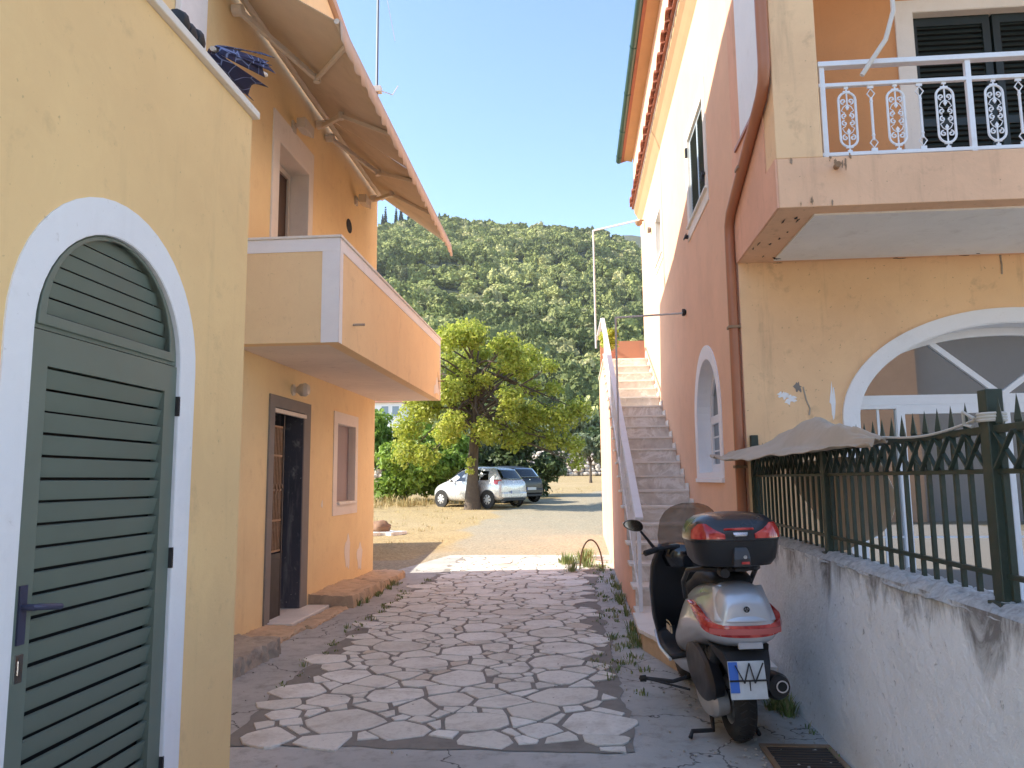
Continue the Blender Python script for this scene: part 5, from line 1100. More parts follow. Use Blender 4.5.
# ================================================================ CARS (local: +Y forward, origin at centre on the ground)
def car(name, label, paint, L, Wd, H, loc, yaw, pitch=0., dark=False, suv=False):
    t = thing(name, label, 'car', (0, 0, 0), 'cars parked behind the tree'); h = L/2
    #   y, zbot, zbelt, zroof, half width, half width roof
    S = [(-h, .38, .78, .80, .60, .50), (-h+.03, .28, .86, .90, .74, .58), (-h+.12, .24, .95, 1.05, .80, .60), (-h+.28, .24, .98, 1.28, .835, .60), (-h+.48, .22, .97, 1.45, .845, .60), (-h+.75, .20, .95, 1.50, .85, .62), (-h+1.2, .19, .93, 1.53, .85, .63), (-h+1.7, .19, .92, 1.525, .85, .635),
         (-h+2.15, .19, .91, 1.46, .85, .62), (-h+2.55, .19, .91, 1.25, .845, .60), (-h+2.85, .20, .91, 1.04, .84, .62), (-h+3.1, .21, .88, .95, .83, .66), (-h+3.4, .23, .78, .86, .80, .66), (-h+3.62, .26, .66, .74, .72, .60), (-h+3.74, .34, .56, .60, .58, .48)]
    k_ = L/3.78; wk = Wd/1.70; hk = H/1.53
    S = [(-h+(y+h)*k_, zb, zl*hk, zr*hk, w*wk, wr*wk) for y, zb, zl, zr, w, wr in S]
    secs = []
    for y, zb, zl, zr, w, wr in S:
        half = [(0, zb), (w*.82, zb), (w*.96, zb+.10), (w, lerp(zb, zl, .45)), (w*.985, lerp(zb, zl, .8)), (w*.94, zl), (lerp(w*.94, wr, .55), lerp(zl, zr, .55)), (wr, zr-min(.05, (zr-zl)*.3)), (wr*.75, zr), (0, zr+.01)]
        secs.append([(x, y, z) for x, z in half]+[(-x, y, z) for x, z in half[::-1][1:-1]])
    mb = MB(); mb.loft(secs); body = mb.build('body', paint, t, smooth=True, sub=1)
    # glasshouse: side windows as panels just outside the body
    def skin(y, f, off):
        ys = [q[0] for q in S]; zl = np.interp(y, ys, [q[2] for q in S]); zr = np.interp(y, ys, [q[3] for q in S]); w = np.interp(y, ys, [q[4] for q in S]); wr = np.interp(y, ys, [q[5] for q in S])
        return (lerp(w*.94, wr, f)+off, y, lerp(zl, zr-.05, f))
    for sg in (-1, 1):
        for y0_, y1_, fa, fb in ((-h+.62*k_, -h+1.05*k_, .12, .80), (-h+1.10*k_, -h+1.75*k_, .10, .88), (-h+1.82*k_, -h+2.62*k_, .10, .88)):
            mb = MB()
            def fn(u, v): 
                y = lerp(y0_, y1_, u); top = fb
                p = skin(y, lerp(fa, top, v), .004); return (sg*p[0], p[1]+(.10*(v) if u < .01 and y0_ < -h+.7 else 0), p[2])
            mb.grid(fn, 8, 4); mb.build('side_window', M['dark_glass'], body, smooth='all')
        mb = MB(); mb.obox((sg*(.92*wk), -h+2.45*k_, .98*hk), (.16, .09, .12)); mb.build('wing_mirror', paint, t, bevel=.03)
        mb = MB(); mb.loft([[(sg*(.66*wk), -h+.085, .84*hk), (sg*(.80*wk), -h+.16, .84*hk), (sg*(.82*wk), -h+.30, .86*hk), (sg*.66*wk, -h+.2, .84*hk)], [(sg*(.62*wk), -h+.09, 1.02*hk), (sg*(.77*wk), -h+.20, 1.0*hk), (sg*(.80*wk), -h+.36, 1.03*hk), (sg*.60*wk, -h+.25, 1.02*hk)]]); mb.build('rear_lamp', RED, t, bevel=.015)
        mb = MB(); mb.loft([[(sg*.60*wk, h-.28, .66*hk), (sg*.76*wk, h-.42, .66*hk), (sg*.78*wk, h-.6, .74*hk), (sg*.6*wk, h-.5, .78*hk)], [(sg*.58*wk, h-.30, .76*hk), (sg*.745*wk, h-.44, .78*hk), (sg*.77*wk, h-.62, .85*hk), (sg*.58*wk, h-.52, .87*hk)]]); mb.build('headlight', M['glass'], t, bevel=.01)
    mb = MB(); mb.grid(lambda u, v: (lerp(-1, 1, u)*lerp(.60, .52, v)*wk, -h+lerp(.10, .40, v)*k_-.03+.05*abs(2*u-1)**2.5, lerp(1.03, 1.40, v)*hk), 10, 6); mb.build('rear_window', M['dark_glass'], t, smooth='all', solid=.02)
    mb = MB(); mb.grid(lambda u, v: (lerp(-1, 1, u)*lerp(.66, .56, v)*wk, -h+lerp(2.86, 2.2, v)*k_+.02-.10*abs(2*u-1)**2.5, lerp(1.0, 1.47, v)*hk+.03), 10, 6); mb.build('windscreen', M['dark_glass'], t, smooth='all', solid=.01)
    mb = MB(); mb.box((-.68*wk, -h-.045, .34), (.68*wk, -h+.25, .56)); bp = mb.build('rear_bumper', paint, t, bevel=.05)
    mb = MB(); mb.box((-.62*wk, -h-.01, .24), (.62*wk, -h+.30, .34)); mb.build('bumper_skirt', M['black_matte'], t, bevel=.02)
    mb = MB(); mb.box((-.26, -h-.056, .50), (.26, -h-.044, .61)); np_ = mb.build('licence_plate', simple('car plate', (.60, .62, .62), .4), t)
    mb = MB(); mb.box((-.26, -h-.0585, .50), (-.225, -h-.0562, .61)); mb.build('blue_band', simple('blue band', (.03, .08, .4), .4), np_)
    mb = MB(); mb.lathe([(.0, -.01), (.05, -.008), (.05, .01)], (0, -h+.06, .90*hk), 'y', 16); mb.build('round_badge', M['chrome'], t)
    mb = MB(); mb.tube([(0, -h+.15, 1.06*hk), (.28, -h+.13, 1.08*hk)], .012, 6); mb.build('wiper', M['black_matte'], t)
    for sy in (-h+.62*k_, -h+3.08*k_):
        for sg in (-1, 1):
            r = .29; cx = sg*(.77*wk)
            mb = MB(); mb.lathe([(r+.055, -.012), (r+.055, .012), (0.001, .012), (0.001, -.012)], (sg*(.847*wk), sy, r+.02), 'x', 28, closed=True); mb.build('wheel_arch', M['dark_gap'], t)
            mb = MB(); mb.lathe([(r-.07, -.09), (r-.015, -.095), (r, -.07), (r, .07), (r-.015, .095), (r-.07, .09)], (cx, sy, r), 'x', 32, closed=True); wo = mb.build('wheel', M['rubber'], t, smooth=True)
            mb = MB(); xo = cx+sg*.092; mb.lathe([(.0, sg*.0), (.05, sg*.004), (.20, -sg*.004), (.215, -sg*.012), (.215, -sg*.04), (.0, -sg*.04)], (xo, sy, r), 'x', 28); mb.build('hubcap', SILW if not dark else M['rubber'], wo, smooth=True)
            mb = MB()
            for q in range(7): a = 2*PI*q/7; mb.obox((xo+sg*.003, sy+.14*math.cos(a), r+.14*math.sin(a)), (.01, .075, .035), Matrix.Rotation(a, 3, 'X'))
            mb.build('hubcap_slot', M['dark_gap'], wo)
            mb = MB(); mb.box((cx-.1, sy-.3, .2), (cx-sg*.3, sy+.3, .6)) if False else None
    t.location = loc; t.rotation_euler = (pitch, 0, yaw); return t
def carz(x, y): return ground_z(x, y)+.01
hx = R(54)     # heading swung left of the view direction
c1 = (-3.86, 29.7); car('parked_car', 'silver grey hatchback parked just behind the tree trunk', simple('silver car paint', (.60, .60, .60), .28, .35, var=.03, coat=.6), 3.78, 1.70, 1.53, (c1[0], c1[1], carz(*c1)), hx)
c2 = (-3.35, 32.5); car('parked_car', 'black hatchback mostly hidden behind the silver one', simple('black car paint', (.012, .012, .013), .35, 0, coat=.15), 3.95, 1.72, 1.50, (c2[0], c2[1], carz(*c2)), hx-R(6), dark=True)

# ================================================================ VEGETATION
def leaves_mesh(name, clusters, n, size, mat, parent, seed, flat=.5, up=.35):
    """many small leaf faces spread through the volume of irregular clusters (centre, radius)"""
    g = np.random.default_rng(seed); C_ = np.array([c[:3] for c in clusters]); Rr = np.array([c[3] for c in clusters])
    wts = Rr**2.2; idx = g.choice(len(clusters), n, p=wts/wts.sum())
    d_ = g.normal(size=(n, 3)); d_ /= np.linalg.norm(d_, axis=1)[:, None]
    rad = g.random(n)**.45*(1+.25*np.sin(d_[:, 0]*7+idx)*np.cos(d_[:, 2]*6+idx*2))
    p = C_[idx]+d_*(Rr[idx]*rad)[:, None]*np.array([1, 1, .8])
    nrm = d_*.6+g.normal(size=(n, 3))*.6+np.array([0, 0, up]); nrm /= np.linalg.norm(nrm, axis=1)[:, None]
    t = np.cross(nrm, g.normal(size=(n, 3))); t /= np.linalg.norm(t, axis=1)[:, None]; b = np.cross(nrm, t)
    s_ = size*(.6+.8*g.random(n))[:, None]
    V = np.stack([p-t*s_, p-b*s_*flat+nrm*s_*.12, p+t*s_, p+b*s_*flat+nrm*s_*.12], 1).reshape(-1, 3)
    o3 = ORG.get(parent.name, Vector()) if parent else Vector(); V -= np.array(o3)
    me = bpy.data.meshes.new(name); me.vertices.add(len(V)); me.vertices.foreach_set('co', V.ravel().astype(np.float32))
    me.loops.add(4*n); me.loops.foreach_set('vertex_index', np.arange(4*n, dtype=np.int32)); me.polygons.add(n)
    me.polygons.foreach_set('loop_start', np.arange(0, 4*n, 4, dtype=np.int32)); me.polygons.foreach_set('loop_total', np.full(n, 4, dtype=np.int32))
    me.update(calc_edges=True); me.validate(); me.materials.append(mat); o = link(bpy.data.objects.new(name, me))
    if parent: o.parent = parent; ORG[o.name] = o3
    return o
LM = dict(walnut=leafmat('yellow green broad leaves', [(.31, .37, .05), (.47, .50, .07), (.60, .58, .13), (.21, .28, .04)], .55),
          bush=leafmat('fresh green leaves', [(.20, .32, .04), (.28, .41, .06), (.37, .49, .10), (.14, .23, .03)], .45),
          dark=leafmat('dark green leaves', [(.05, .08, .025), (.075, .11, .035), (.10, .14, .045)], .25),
          olive=leafmat('grey green olive leaves', [(.15, .19, .09), (.21, .25, .13), (.28, .31, .19), (.10, .13, .06)], .25),
          cyp=leafmat('cypress leaves', [(.018, .035, .014), (.03, .05, .018)], .1),
          weed=leafmat('weed leaves', [(.07, .12, .02), (.11, .17, .03), (.18, .18, .07)], .3))
def tree(name, label, cat, base, trunk_h, trunk_r, clusters, n, size, mat, seed, group=None, limb=True, flat=.5, lean=(0, 0), bare=0):
    rr = random.Random(seed); t = thing(name, label, cat, base, group); bx, by, bz = base
    top_ = Vector((bx+lean[0], by+lean[1], bz+trunk_h)); mb = MB()
    k = 9; pts = []; rs = []
    for i in range(k+1):
        f = i/k; p = Vector((bx, by, bz-.1)).lerp(top_, f)+Vector((.05*math.sin(f*5+seed), .05*math.cos(f*4), 0))*trunk_h*.15
        pts.append(p); rs.append(trunk_r*(1.0+.3*max(0, 1-f*5))*(1-(.28 if trunk_h < 5 else .72)*f)*(1+.06*math.sin(f*17)))
    mb.tube(pts, rs, 14)
    if limb:
        for c in clusters:
            c3 = Vector(c[:3]); a = pts[-1-rr.randint(0, 3 if trunk_h < 5 else 4)]; mid = a.lerp(c3, .5)+Vector((rr.uniform(-.2, .2), rr.uniform(-.2, .2), rr.uniform(-.1, .3)))
            r0 = trunk_r*.24; mb.tube([a, a.lerp(mid, .5)+Vector((0, 0, .08)), mid, mid.lerp(c3, .6), c3], [r0, r0*.75, r0*.55, r0*.35, r0*.12], 6)
            for q in range(3+bare): 
                e = c3+Vector((rr.gauss(0, 1), rr.gauss(0, 1), rr.gauss(0, .8))).normalized()*c[3]*rr.uniform(.7, 1.05); m_ = mid.lerp(c3, rr.uniform(.2, 1)); mb.tube([m_, m_.lerp(e, .5)+Vector((0, 0, .06)), e], [r0*.25, r0*.16, r0*.06], 4)
    mb.build('trunk', M['wood_bark'], t, smooth=True)
    leaves_mesh('crown', clusters, n, size, mat, t, seed, flat); return t
def ell_clusters(c, rx, ry, rz, n, r0, r1, seed, shell=.55):
    rr = random.Random(seed); out = []
    while len(out) < n:
        x, y, z = (rr.uniform(-1, 1) for _ in range(3)); d_ = math.sqrt(x*x+y*y+z*z)
        if d_ > 1 or d_ < shell*rr.random(): continue
        out.append((c[0]+x*rx, c[1]+y*ry, c[2]+z*rz, rr.uniform(r0, r1)))
    return out
# main tree
tz = ground_z(-3.86, 28.3)
cl = ell_clusters((-3.55, 28.6, 5.3), 3.1, 2.9, 2.2, 64, .34, .66, 21)
cl += [(-5.9, 28.4, 4.4, .8), (-6.4, 28.6, 3.6, .7), (-6.3, 28.3, 2.7, .7), (-5.6, 28.0, 2.5, .6), (-1.5, 28.2, 4.0, .7), (-.6, 28.3, 3.9, .75), (.1, 28.4, 4.2, .6), (-.9, 28.3, 3.1, .55), (-.1, 28.3, 2.9, .5), (.0, 28.3, 2.2, .35), (-2.3, 28.0, 3.1, .6), (-1.9, 28.6, 3.3, .5),
       (-4.4, 28.2, 7.2, .6), (-5.1, 28.4, 6.9, .6), (-3.9, 28.6, 7.4, .5), (-5.9, 28.4, 6.2, .7), (-4.7, 27.4, 3.3, .6), (-3.3, 27.1, 3.4, .6), (-3.9, 27.9, 2.3, .22), (-3.95, 28.0, 1.95, .2)]
tree('broadleaf_tree', 'big yellow green tree whose trunk stands in front of the silver car', 'tree', (-3.86, 28.3, tz), 5.3, .26, cl, 38000, .070, LM['walnut'], 4, flat=.55, lean=(.05, .2), bare=3)
# bright bushes at the left, dark hedge behind the cars
cl = ell_clusters((-8.3, 33.5, 2.4), 3.0, 1.6, 2.1, 26, .5, .95, 5)+ell_clusters((-6.3, 32.8, 2.0), 1.3, 1.2, 1.3, 10, .4, .7, 6)
cl = [c for c in cl if c[2] > .9]
tree('leafy_bush', 'bright green leafy bush left of the silver car', 'bush', (-7.6, 33.4, ground_z(-7.6, 33.4)), 1.2, .12, cl, 26000, .12, LM['bush'], 8)
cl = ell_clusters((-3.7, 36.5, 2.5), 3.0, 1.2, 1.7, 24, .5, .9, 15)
tree('dark_bush', 'dark shaded bush directly behind the two parked cars', 'bush', (-3.7, 36.5, ground_z(-3.7, 36.5)), 1.0, .12, cl, 16000, .13, LM['dark'], 9)  # dark leaf colour holds the big tree's shadow
tz = ground_z(.9, 50)
cl = ell_clusters((.85, 50, tz+2.25), 1.3, 1.2, .85, 14, .35, .6, 31)
tree('small_tree', 'small round tree on a thin trunk before the rubble wall', 'tree', (.9, 50, tz), 1.6, .09, cl, 7000, .12, LM['olive'], 10)
# rubble wall and bank
mb = MB(); rr = random.Random(77)
def stone(mb, c, s_, rr):
    n0 = len(mb.v); lat = 5; lon = 7; vs = []; 
    M3 = Matrix.Rotation(rr.uniform(0, 6), 3, 'Z') @ Matrix.Rotation(rr.uniform(-.5, .5), 3, 'X')
    for i in range(lat+1):
        for j in range(lon):
            a = PI*i/lat; b_ = 2*PI*j/lon; q = Vector((math.sin(a)*math.cos(b_)*s_[0], math.sin(a)*math.sin(b_)*s_[1], math.cos(a)*s_[2]))
            q *= 1+.28*noise.noise(q*3/s_[0]+Vector(c)); vs.append(Vector(c)+M3 @ q)
    fs = [(i*lon+j, i*lon+(j+1) % lon, (i+1)*lon+(j+1) % lon, (i+1)*lon+j) for i in range(lat) for j in range(lon)]
    mb.add(vs, fs)
x = -16
while x < 9:
    for l in range(7):
        yy = 60+rr.uniform(-.2, .2)+l*.12; zb = ground_z(x, 60)
        stone(mb, (x+rr.uniform(-.15, .15), yy, zb+.15+l*.28), (rr.uniform(.18, .34), .25, rr.uniform(.13, .2)), rr)
    x += .42
mb.box((-16, 60.6, 1), (9, 62, 3.6)); tag(mb.build('rubble_wall', simple('pale rubble stone', (.48, .42, .36), .95, var=.4, nscale=3, bs=.5, dirt=(.2, .15, .1), damt=.5), smooth=False), 'pale dry stone retaining wall behind the parking ground', 'wall')
# olive trees beyond the wall
spots = [(-13.5, 68, 3.6, 2.4), (-7.5, 72, 4.2, 2.9), (-2.8, 69, 4.0, 2.6), (1.8, 67, 3.4, 2.5), (4.6, 71, 4.2, 2.8), (-.2, 80, 5.2, 3.3), (5.8, 82, 5.0, 3.2), (-5.4, 86, 5.6, 3.5), (-11.5, 84, 5, 3.2), (3.0, 94, 6.0, 3.6), (-3.2, 100, 6.5, 4), (9.0, 95, 6, 3.6), (-9.5, 104, 6.5, 4), (7.0, 108, 7, 4), (1.0, 116, 7, 4.2), (-16.5, 112, 7, 4), (-25, 96, 7, 3.8), (-31, 84, 6, 3.4)]
labs = ['above the left end of the rubble wall behind bright bush', 'above the rubble wall, behind the big tree crown', 'rising above the rubble wall, right of the big trunk', 'just above the rubble wall beside the small round tree', 'above the wall and nearest the staircase railing', 'second row, dark clump behind the small round tree', 'second row, seen through the staircase railing', 'second row, behind the big tree crown', 'second row behind the bright bush', 'third row in the gap left of the staircase', 'third row behind the right of the big crown', 'third row hidden by the staircase side', 'third row left of the big crown', 'fourth row at the foot of the hill, right', 'highest at the foot of the hill, middle', 'highest at the foot of the hill, left', 'beside the white house, right corner', 'in front of the left of the white house']
for i, (x, y, h_, r_) in enumerate(spots):
    zb = ground_z(x, y); cl = ell_clusters((x, y, zb+h_*.62), r_*.85, r_*.85, h_*.36, 14, r_*.28, r_*.48, 100+i)
    tree('olive_tree', ('grey green olive tree ' if i % 3 else 'dark leafy tree ')+labs[i], 'tree', (x, y, zb), h_*.4, .16, cl, 5200, .17+.0012*y, LM['olive'] if i % 3 else LM['dark'], 200+i, 'trees at the foot of the hill', limb=False)
# white house
wz = ground_z(-19.5, 78); wh = thing('white_house', 'small white house with windows seen under the ochre balcony', 'house', (-20, 78, wz))
mb = MB(); mb.box((-27, 76, wz-.5), (-17.6, 84, 9.6)); mb.build('wall', M['white_plaster'], wh)
for x in (-19.4, -18.3, -21.3, -23.6): 
    mb = MB(); mb.box((x-.35, 75.93, 8.15), (x+.35, 76.0, 9.2)); w_ = mb.build('window', simple('blue grey shutter', (.25, .32, .38), .5), wh)
    mb = MB(); mb.prism(rect(x-.42, 8.06, x+.42, 9.28), [rect(x-.35, 8.15, x+.35, 9.2)], WY(75.9), 0, .10); mb.build('frame', M['white_paint'], w_)
mb = MB(); mb.add([(-27.4, 75.6, 9.6), (-17.2, 75.6, 9.6), (-17.2, 84.4, 9.6), (-27.4, 84.4, 9.6), (-24, 80, 11.2), (-20.6, 80, 11.2)], [(0,1,5,4),(1,2,5),(2,3,4,5),(3,0,4),(0,3,2,1)]); mb.build('roof', M['tile'], wh)
# hill woods: nobody could count these crowns
def woods():
    pts = []; g = random.Random(99)
    r = 128.
    while r < 640:
        step = 4.9+r*.0042; w0, w1 = -.62, .50
        n = int((w1-w0)*r/step)
        for i in range(n):
            a = w0+(w1-w0)*(i+g.random())/n; rr2 = r+g.uniform(-.5, .5)*step; x = rr2*math.sin(a); y = rr2*math.cos(a)
            if noise.noise(Vector((x/45, y/45, 7))) > .62: continue
            pts.append((x, y, ground_z(x, y)+.6))
        r += step*.82
    me = bpy.data.meshes.new('hill_woods'); me.from_pydata(pts, [], []); o = link(bpy.data.objects.new('hill_woods', me)); tag(o, 'dense evergreen scrub wood covering the whole hillside behind the houses', 'wood', kind='stuff')
    m, nt, b = newmat('hill tree canopy'); oi = nd(nt, "ShaderNodeObjectInfo"); p = wpos(nt)
    n1 = tex_noise(nt, .012, 4, .6, p); n2 = tex_noise(nt, 1.1, 4, .6, p)
    c = ramp(nt, oi.outputs['Random'], [(0, (.14, .16, .05)), (.3, (.25, .28, .085)), (.6, (.36, .38, .13)), (.85, (.46, .46, .18)), (1, (.52, .48, .24))])
    c = mixc(nt, ramp(nt, n1.outputs[0], [(.42, .65), (.5, 0.), (.62, .0)]).outputs[0], c.outputs[0], (.075, .10, .035))  # broad dark patches: species tone plus shaded hill folds put into the colour
    c = mixc(nt, ramp(nt, n2.outputs[0], [(.45, 0.), (.75, .55)]).outputs[0], c, (.07, .09, .03)); nt.links.new(c, b.inputs['Base Color']); b.inputs['Roughness'].default_value = .85; b.inputs['Specular IOR Level'].default_value = .2
    ng = bpy.data.node_groups.new('wood_scatter', 'GeometryNodeTree'); ng.interface.new_socket('Geometry', in_out='INPUT', socket_type='NodeSocketGeometry'); ng.interface.new_socket('Geometry', in_out='OUTPUT', socket_type='NodeSocketGeometry')
    N = ng.nodes.new; Lk = ng.links.new; gi = N('NodeGroupInput'); go = N('NodeGroupOutput')
    join = N('GeometryNodeJoinGeometry')
    for k in range(3):
        ico = N('GeometryNodeMeshIcoSphere'); ico.inputs['Radius'].default_value = 1.0; ico.inputs['Subdivisions'].default_value = 4
        pos = N('GeometryNodeInputPosition'); nz = N('ShaderNodeTexNoise'); nz.noise_dimensions = '4D'; nz.inputs['W'].default_value = k*7.3; nz.inputs['Scale'].default_value = 1.9; nz.inputs['Detail'].default_value = 3
        Lk(pos.outputs[0], nz.inputs['Vector']); mr = N('ShaderNodeMapRange'); mr.inputs[1].default_value = .25; mr.inputs[2].default_value = .75; mr.inputs[3].default_value = .35; mr.inputs[4].default_value = 1.45; Lk(nz.outputs[0], mr.inputs[0])
        vm = N('ShaderNodeVectorMath'); vm.operation = 'SCALE'; Lk(pos.outputs[0], vm.inputs[0]); Lk(mr.outputs[0], vm.inputs['Scale'])
        sp = N('GeometryNodeSetPosition'); Lk(ico.outputs[0], sp.inputs[0]); Lk(vm.outputs[0], sp.inputs['Position'])
        dp_ = N('GeometryNodeDistributePointsOnFaces'); dp_.inputs['Density'].default_value = 26; dp_.inputs['Seed'].default_value = k; Lk(sp.outputs[0], dp_.inputs[0])
        gr_ = N('GeometryNodeMeshGrid'); gr_.inputs['Size X'].default_value = .20; gr_.inputs['Size Y'].default_value = .26; gr_.inputs['Vertices X'].default_value = 2; gr_.inputs['Vertices Y'].default_value = 2
        iop = N('GeometryNodeInstanceOnPoints'); Lk(dp_.outputs['Points'], iop.inputs[0]); Lk(gr_.outputs[0], iop.inputs['Instance'])
        rv = N('FunctionNodeRandomValue'); rv.data_type = 'FLOAT_VECTOR'; rv.inputs[1].default_value = (6.3, 6.3, 6.3); Lk(rv.outputs[0], iop.inputs['Rotation'])
        rl_ = N('GeometryNodeRealizeInstances'); Lk(iop.outputs[0], rl_.inputs[0]); jj = N('GeometryNodeJoinGeometry'); Lk(rl_.outputs[0], jj.inputs[0]); Lk(sp.outputs[0], jj.inputs[0])
        sm = N('GeometryNodeSetMaterial'); sm.inputs['Material'].default_value = m; Lk(jj.outputs[0], sm.inputs[0])
        ti = N('GeometryNodeGeometryToInstance'); Lk(sm.outputs[0], ti.inputs[0]); Lk(ti.outputs[0], join.inputs[0])
    io = N('GeometryNodeInstanceOnPoints'); Lk(gi.outputs[0], io.inputs[0]); Lk(join.outputs[0], io.inputs['Instance']); io.inputs['Pick Instance'].default_value = True
    ri = N('FunctionNodeRandomValue'); ri.data_type = 'INT'; ri.inputs[4].default_value = 0; ri.inputs[5].default_value = 2; ri.inputs['Seed'].default_value = 3; Lk(ri.outputs[2], io.inputs['Instance Index'])
    rs_ = N('FunctionNodeRandomValue'); rs_.data_type = 'FLOAT_VECTOR'; rs_.inputs[0].default_value = (2.0, 2.0, 1.9); rs_.inputs[1].default_value = (5.0, 5.0, 5.2); Lk(rs_.outputs[0], io.inputs['Scale'])
    rot = N('FunctionNodeRandomValue'); rot.data_type = 'FLOAT_VECTOR'; rot.inputs[1].default_value = (.3, .3, 6.3); rot.inputs['Seed'].default_value = 9; Lk(rot.outputs[0], io.inputs['Rotation'])
    Lk(io.outputs[0], go.inputs[0]); md = o.modifiers.new('scatter', 'NODES'); md.node_group = ng; me.materials.append(m)
woods()
# cypresses on the left skyline
where = ['at the left end of the skyline, tallest of the row', 'beside the tallest one at the skyline, slim', 'in the middle of the skyline row', 'at the right end of the skyline row, short', 'under the awning tip on the ridge, smallest']
for i, (azr, hh, rr3) in enumerate(((-.258, 15, 1.6), (-.243, 13, 1.5), (-.236, 14, 1.8), (-.225, 9, 1.3), (-.262, 10, 1.4))):
    r = 534; x = azr*r/math.sqrt(1+azr*azr); y = r/math.sqrt(1+azr*azr); zb = ground_z(x, y)
    cl = [(x, y, zb+2+hh*k/9, rr3*(1-.085*k)*(1.1 if k else .8)) for k in range(10)]
    tree('cypress', 'dark cypress '+where[i], 'tree', (x, y, zb), hh*.5, .25, cl, 2600, .5, LM['cyp'], 300+i, 'cypresses on the skyline', limb=False)
# boulder, flat slab, hoop, pot plant
mb = MB(); rr = random.Random(8); n0 = 0
def boulder(c, s_, seed):
    mb = MB(); vs = []; lat = 14; lon = 20
    for i in range(lat+1):
        for j in range(lon):
            a = PI*i/lat; b_ = 2*PI*j/lon; q = Vector((math.sin(a)*math.cos(b_), math.sin(a)*math.sin(b_), math.cos(a)))
            k_ = 1+.35*noise.fractal(q*1.4+Vector((seed, 0, 0)), 1, 2, 4); vs.append((c[0]+q.x*s_[0]*k_, c[1]+q.y*s_[1]*k_, c[2]+q.z*s_[2]*k_))
    mb.add(vs, [(i*lon+j, i*lon+(j+1) % lon, (i+1)*lon+(j+1) % lon, (i+1)*lon+j) for i in range(lat) for j in range(lon)]); return mb
tag(boulder((-5.12, 19.7, .42), (.27, .22, .17), 11).build('boulder', M['rock'], smooth='all'), 'reddish brown boulder on a pale slab near the house corner', 'boulder')
mb = MB(); mb.prism(blob(-5.1, 19.7, .55, .4, 3), [], lambda u, v, w: (u, v, w), .2, .31); tag(mb.build('stone_slab', M['marble_edge'], bevel=.01), 'flat pale slab under the reddish boulder', 'slab')
mb = MB(); mb.tube([(.22+.20*math.cos(t)*1.0, 13.7, .02+.52*math.sin(t)) for t in [PI*i/20 for i in range(21)]], .014, 8); tag(mb.build('hoop', M['rust_grille'], smooth=True), 'rusty bent metal hoop standing in weeds at the stair side', 'hoop')
pp = thing('potted_plant', 'small yellow green potted plant at the top of the stairs', 'plant', (.75, 16.7, 4.15))
mb = MB(); mb.lathe([(.09, 0), (.13, .22), (.14, .24), (.12, .24), (.11, .2)], (.78, 16.75, 4.145), 'z', 18); mb.build('pot', M['tile'], pp, smooth=True)
leaves_mesh('foliage', [(.78, 16.75, 4.6, .2), (.70, 16.7, 4.75, .16), (.84, 16.75, 4.82, .14)], 500, .05, LM['walnut'], pp, 5)
# weeds along the edges, fallen leaves and grit: ground cover
def tufts():
    g = random.Random(31); mb = MB()
    def tuft(x, y, h, n, sp):
        z = ground_z(x, y)+.006
        for k in range(n):
            a = g.uniform(0, 6.28); d_ = g.random()*sp; bx = x+d_*math.cos(a); by = y+d_*math.sin(a); hh = h*g.uniform(.4, 1); l = g.uniform(.1, .8)*hh; w = g.uniform(.0025, .006)*(1+h*2)
            ex, ey = bx+l*math.cos(a), by+l*math.sin(a); px, py = -math.sin(a)*w, math.cos(a)*w
            mb.add([(bx-px, by-py, z), (bx+px, by+py, z), (lerp(bx, ex, .5)+px*.9, lerp(by, ey, .5)+py*.9, z+hh*.7), (lerp(bx, ex, .5)-px*.9, lerp(by, ey, .5)-py*.9, z+hh*.7), (ex, ey, z+hh)], [(0,1,2,3),(3,2,4)])
    for i in range(110):
        y = g.choice((6.6, 7.7, 9.2, 10.6, 12.2, 13.8))+g.gauss(0, .35); tuft(.38+.10*g.gauss(0, 1)*1.0, y, g.uniform(.02, .07), g.randint(5, 16), .08)
    for i in range(26): y = g.uniform(7.5, 13); tuft(.545+.02*g.gauss(0, 1), y, g.uniform(.05, .14), 20, .06)
    for i in range(10): tuft(.1+.2*g.gauss(0, 1), 14.4+.5*g.gauss(0, 1), g.uniform(.12, .26), 70, .16)
    for i in range(50): y = g.uniform(6.0, 12.6); xl = pave_x(y)[0]; tuft(xl-.03+.05*g.gauss(0, 1), y, g.uniform(.015, .06), g.randint(5, 14), .05)
    for i in range(12): tuft(-2.84+.04*g.gauss(0, 1), g.uniform(9.8, 12.6), g.uniform(.04, .13), 18, .05)
    for i in range(5): tuft(1.36+.05*g.gauss(0, 1), 5.55+.09*g.gauss(0, 1), g.uniform(.06, .13), 50, .06)
    for i in range(20): tuft(1.44, g.uniform(4.2, 6.8), g.uniform(.02, .05), 8, .03)
    for i in range(900):
        y = g.uniform(16, 44); x = g.uniform(-14, 7)
        if street_zone(x, y) > .45: continue
        tuft(x, y, g.uniform(.04, .14), 9, .18)
    for i in range(60): tuft(-7+1.3*g.gauss(0, 1), 30.5+.9*g.gauss(0, 1), g.uniform(.15, .5), 26, .3)
    return mb
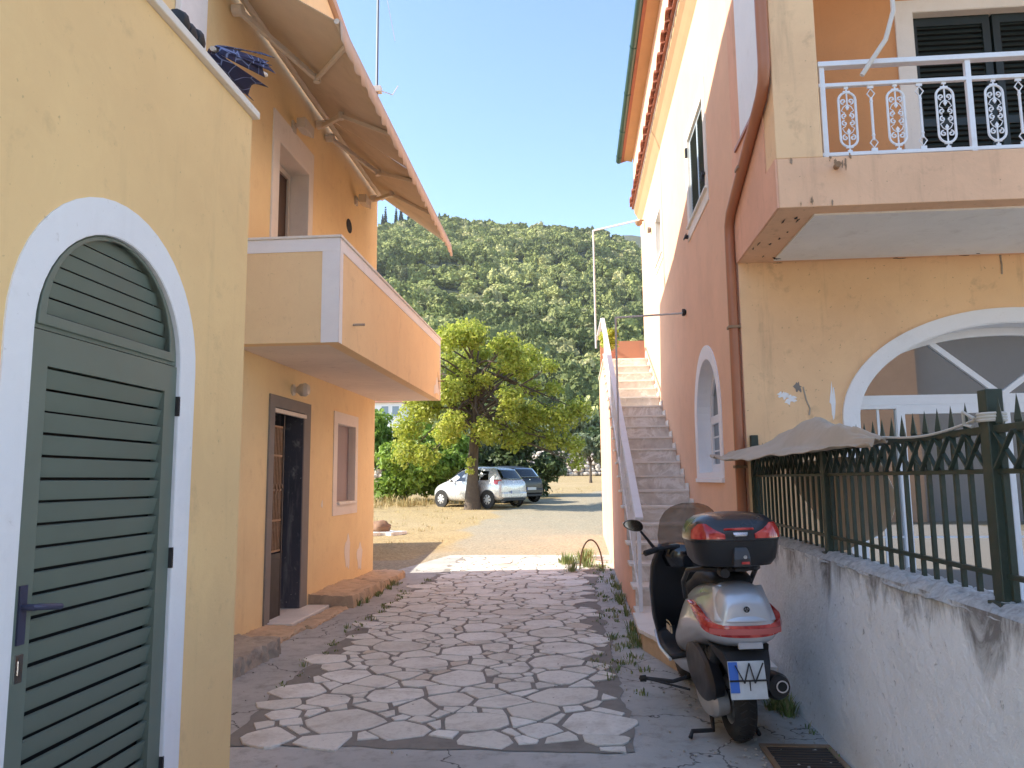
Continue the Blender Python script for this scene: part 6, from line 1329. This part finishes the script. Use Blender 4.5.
def strawmat():
    m, nt, b = newmat('weeds and dry grass blades'); g = nd(nt, "ShaderNodeNewGeometry"); sp = nd(nt, "ShaderNodeSeparateXYZ"); nt.links.new(g.outputs['Position'], sp.inputs[0])
    a = ramp(nt, g.outputs['Random Per Island'], [(0, (.12, .18, .05)), (.6, (.20, .27, .08)), (1, (.38, .34, .18))]); c = ramp(nt, g.outputs['Random Per Island'], [(0, (.42, .30, .13)), (.5, (.55, .42, .20)), (1, (.30, .27, .09))])
    mr = nd(nt, "ShaderNodeMapRange"); mr.inputs[1].default_value = 15.3; mr.inputs[2].default_value = 16.5; nt.links.new(sp.outputs[1], mr.inputs[0]); nt.links.new(mixc(nt, mr.outputs[0], a.outputs[0], c.outputs[0]), b.inputs['Base Color']); b.inputs['Roughness'].default_value = .7; return m
tag(tufts().build('weeds', strawmat(), fix=False), 'small weeds and dry grass tufts along the lane edges and in the field', 'weeds', kind='stuff')
mb = MB(); rr = random.Random(12)
for i in range(520):
    if rr.random() < .7: x, y = rr.gauss(1.15, .28), rr.uniform(4.0, 6.4)
    else: x, y = rr.uniform(-2.9, .6), rr.uniform(3.8, 13)
    if x > 1.46: continue
    s_ = rr.uniform(.004, .012); stone(mb, (x, y, .010+s_*.4), (s_, s_*.8, s_*.6), rr)
tag(mb.build('grit', simple('loose grit', (.42, .39, .34), .95, var=.4, nscale=60)), 'loose grit and small chippings scattered on the lane', 'grit', kind='stuff')

# ================================================================ AIR
mb = MB(); mb.box((-420, -70, -2.2), (420, 690, 232)); hz = mb.build('haze', [], fix=False)
m = bpy.data.materials.new('haze air'); m.use_nodes = True; nt = m.node_tree; nt.nodes.remove(nt.nodes["Principled BSDF"])
pv = nt.nodes.new("ShaderNodeVolumePrincipled"); pv.inputs['Color'].default_value = (.93, .95, 1, 1); pv.inputs['Density'].default_value = .00013; pv.inputs['Anisotropy'].default_value = .2
nt.links.new(pv.outputs[0], nt.nodes["Material Output"].inputs['Volume']); hz.data.materials.clear(); hz.data.materials.append(m); tag(hz, 'thin pale blue air haze over the whole scene', 'haze', kind='stuff')
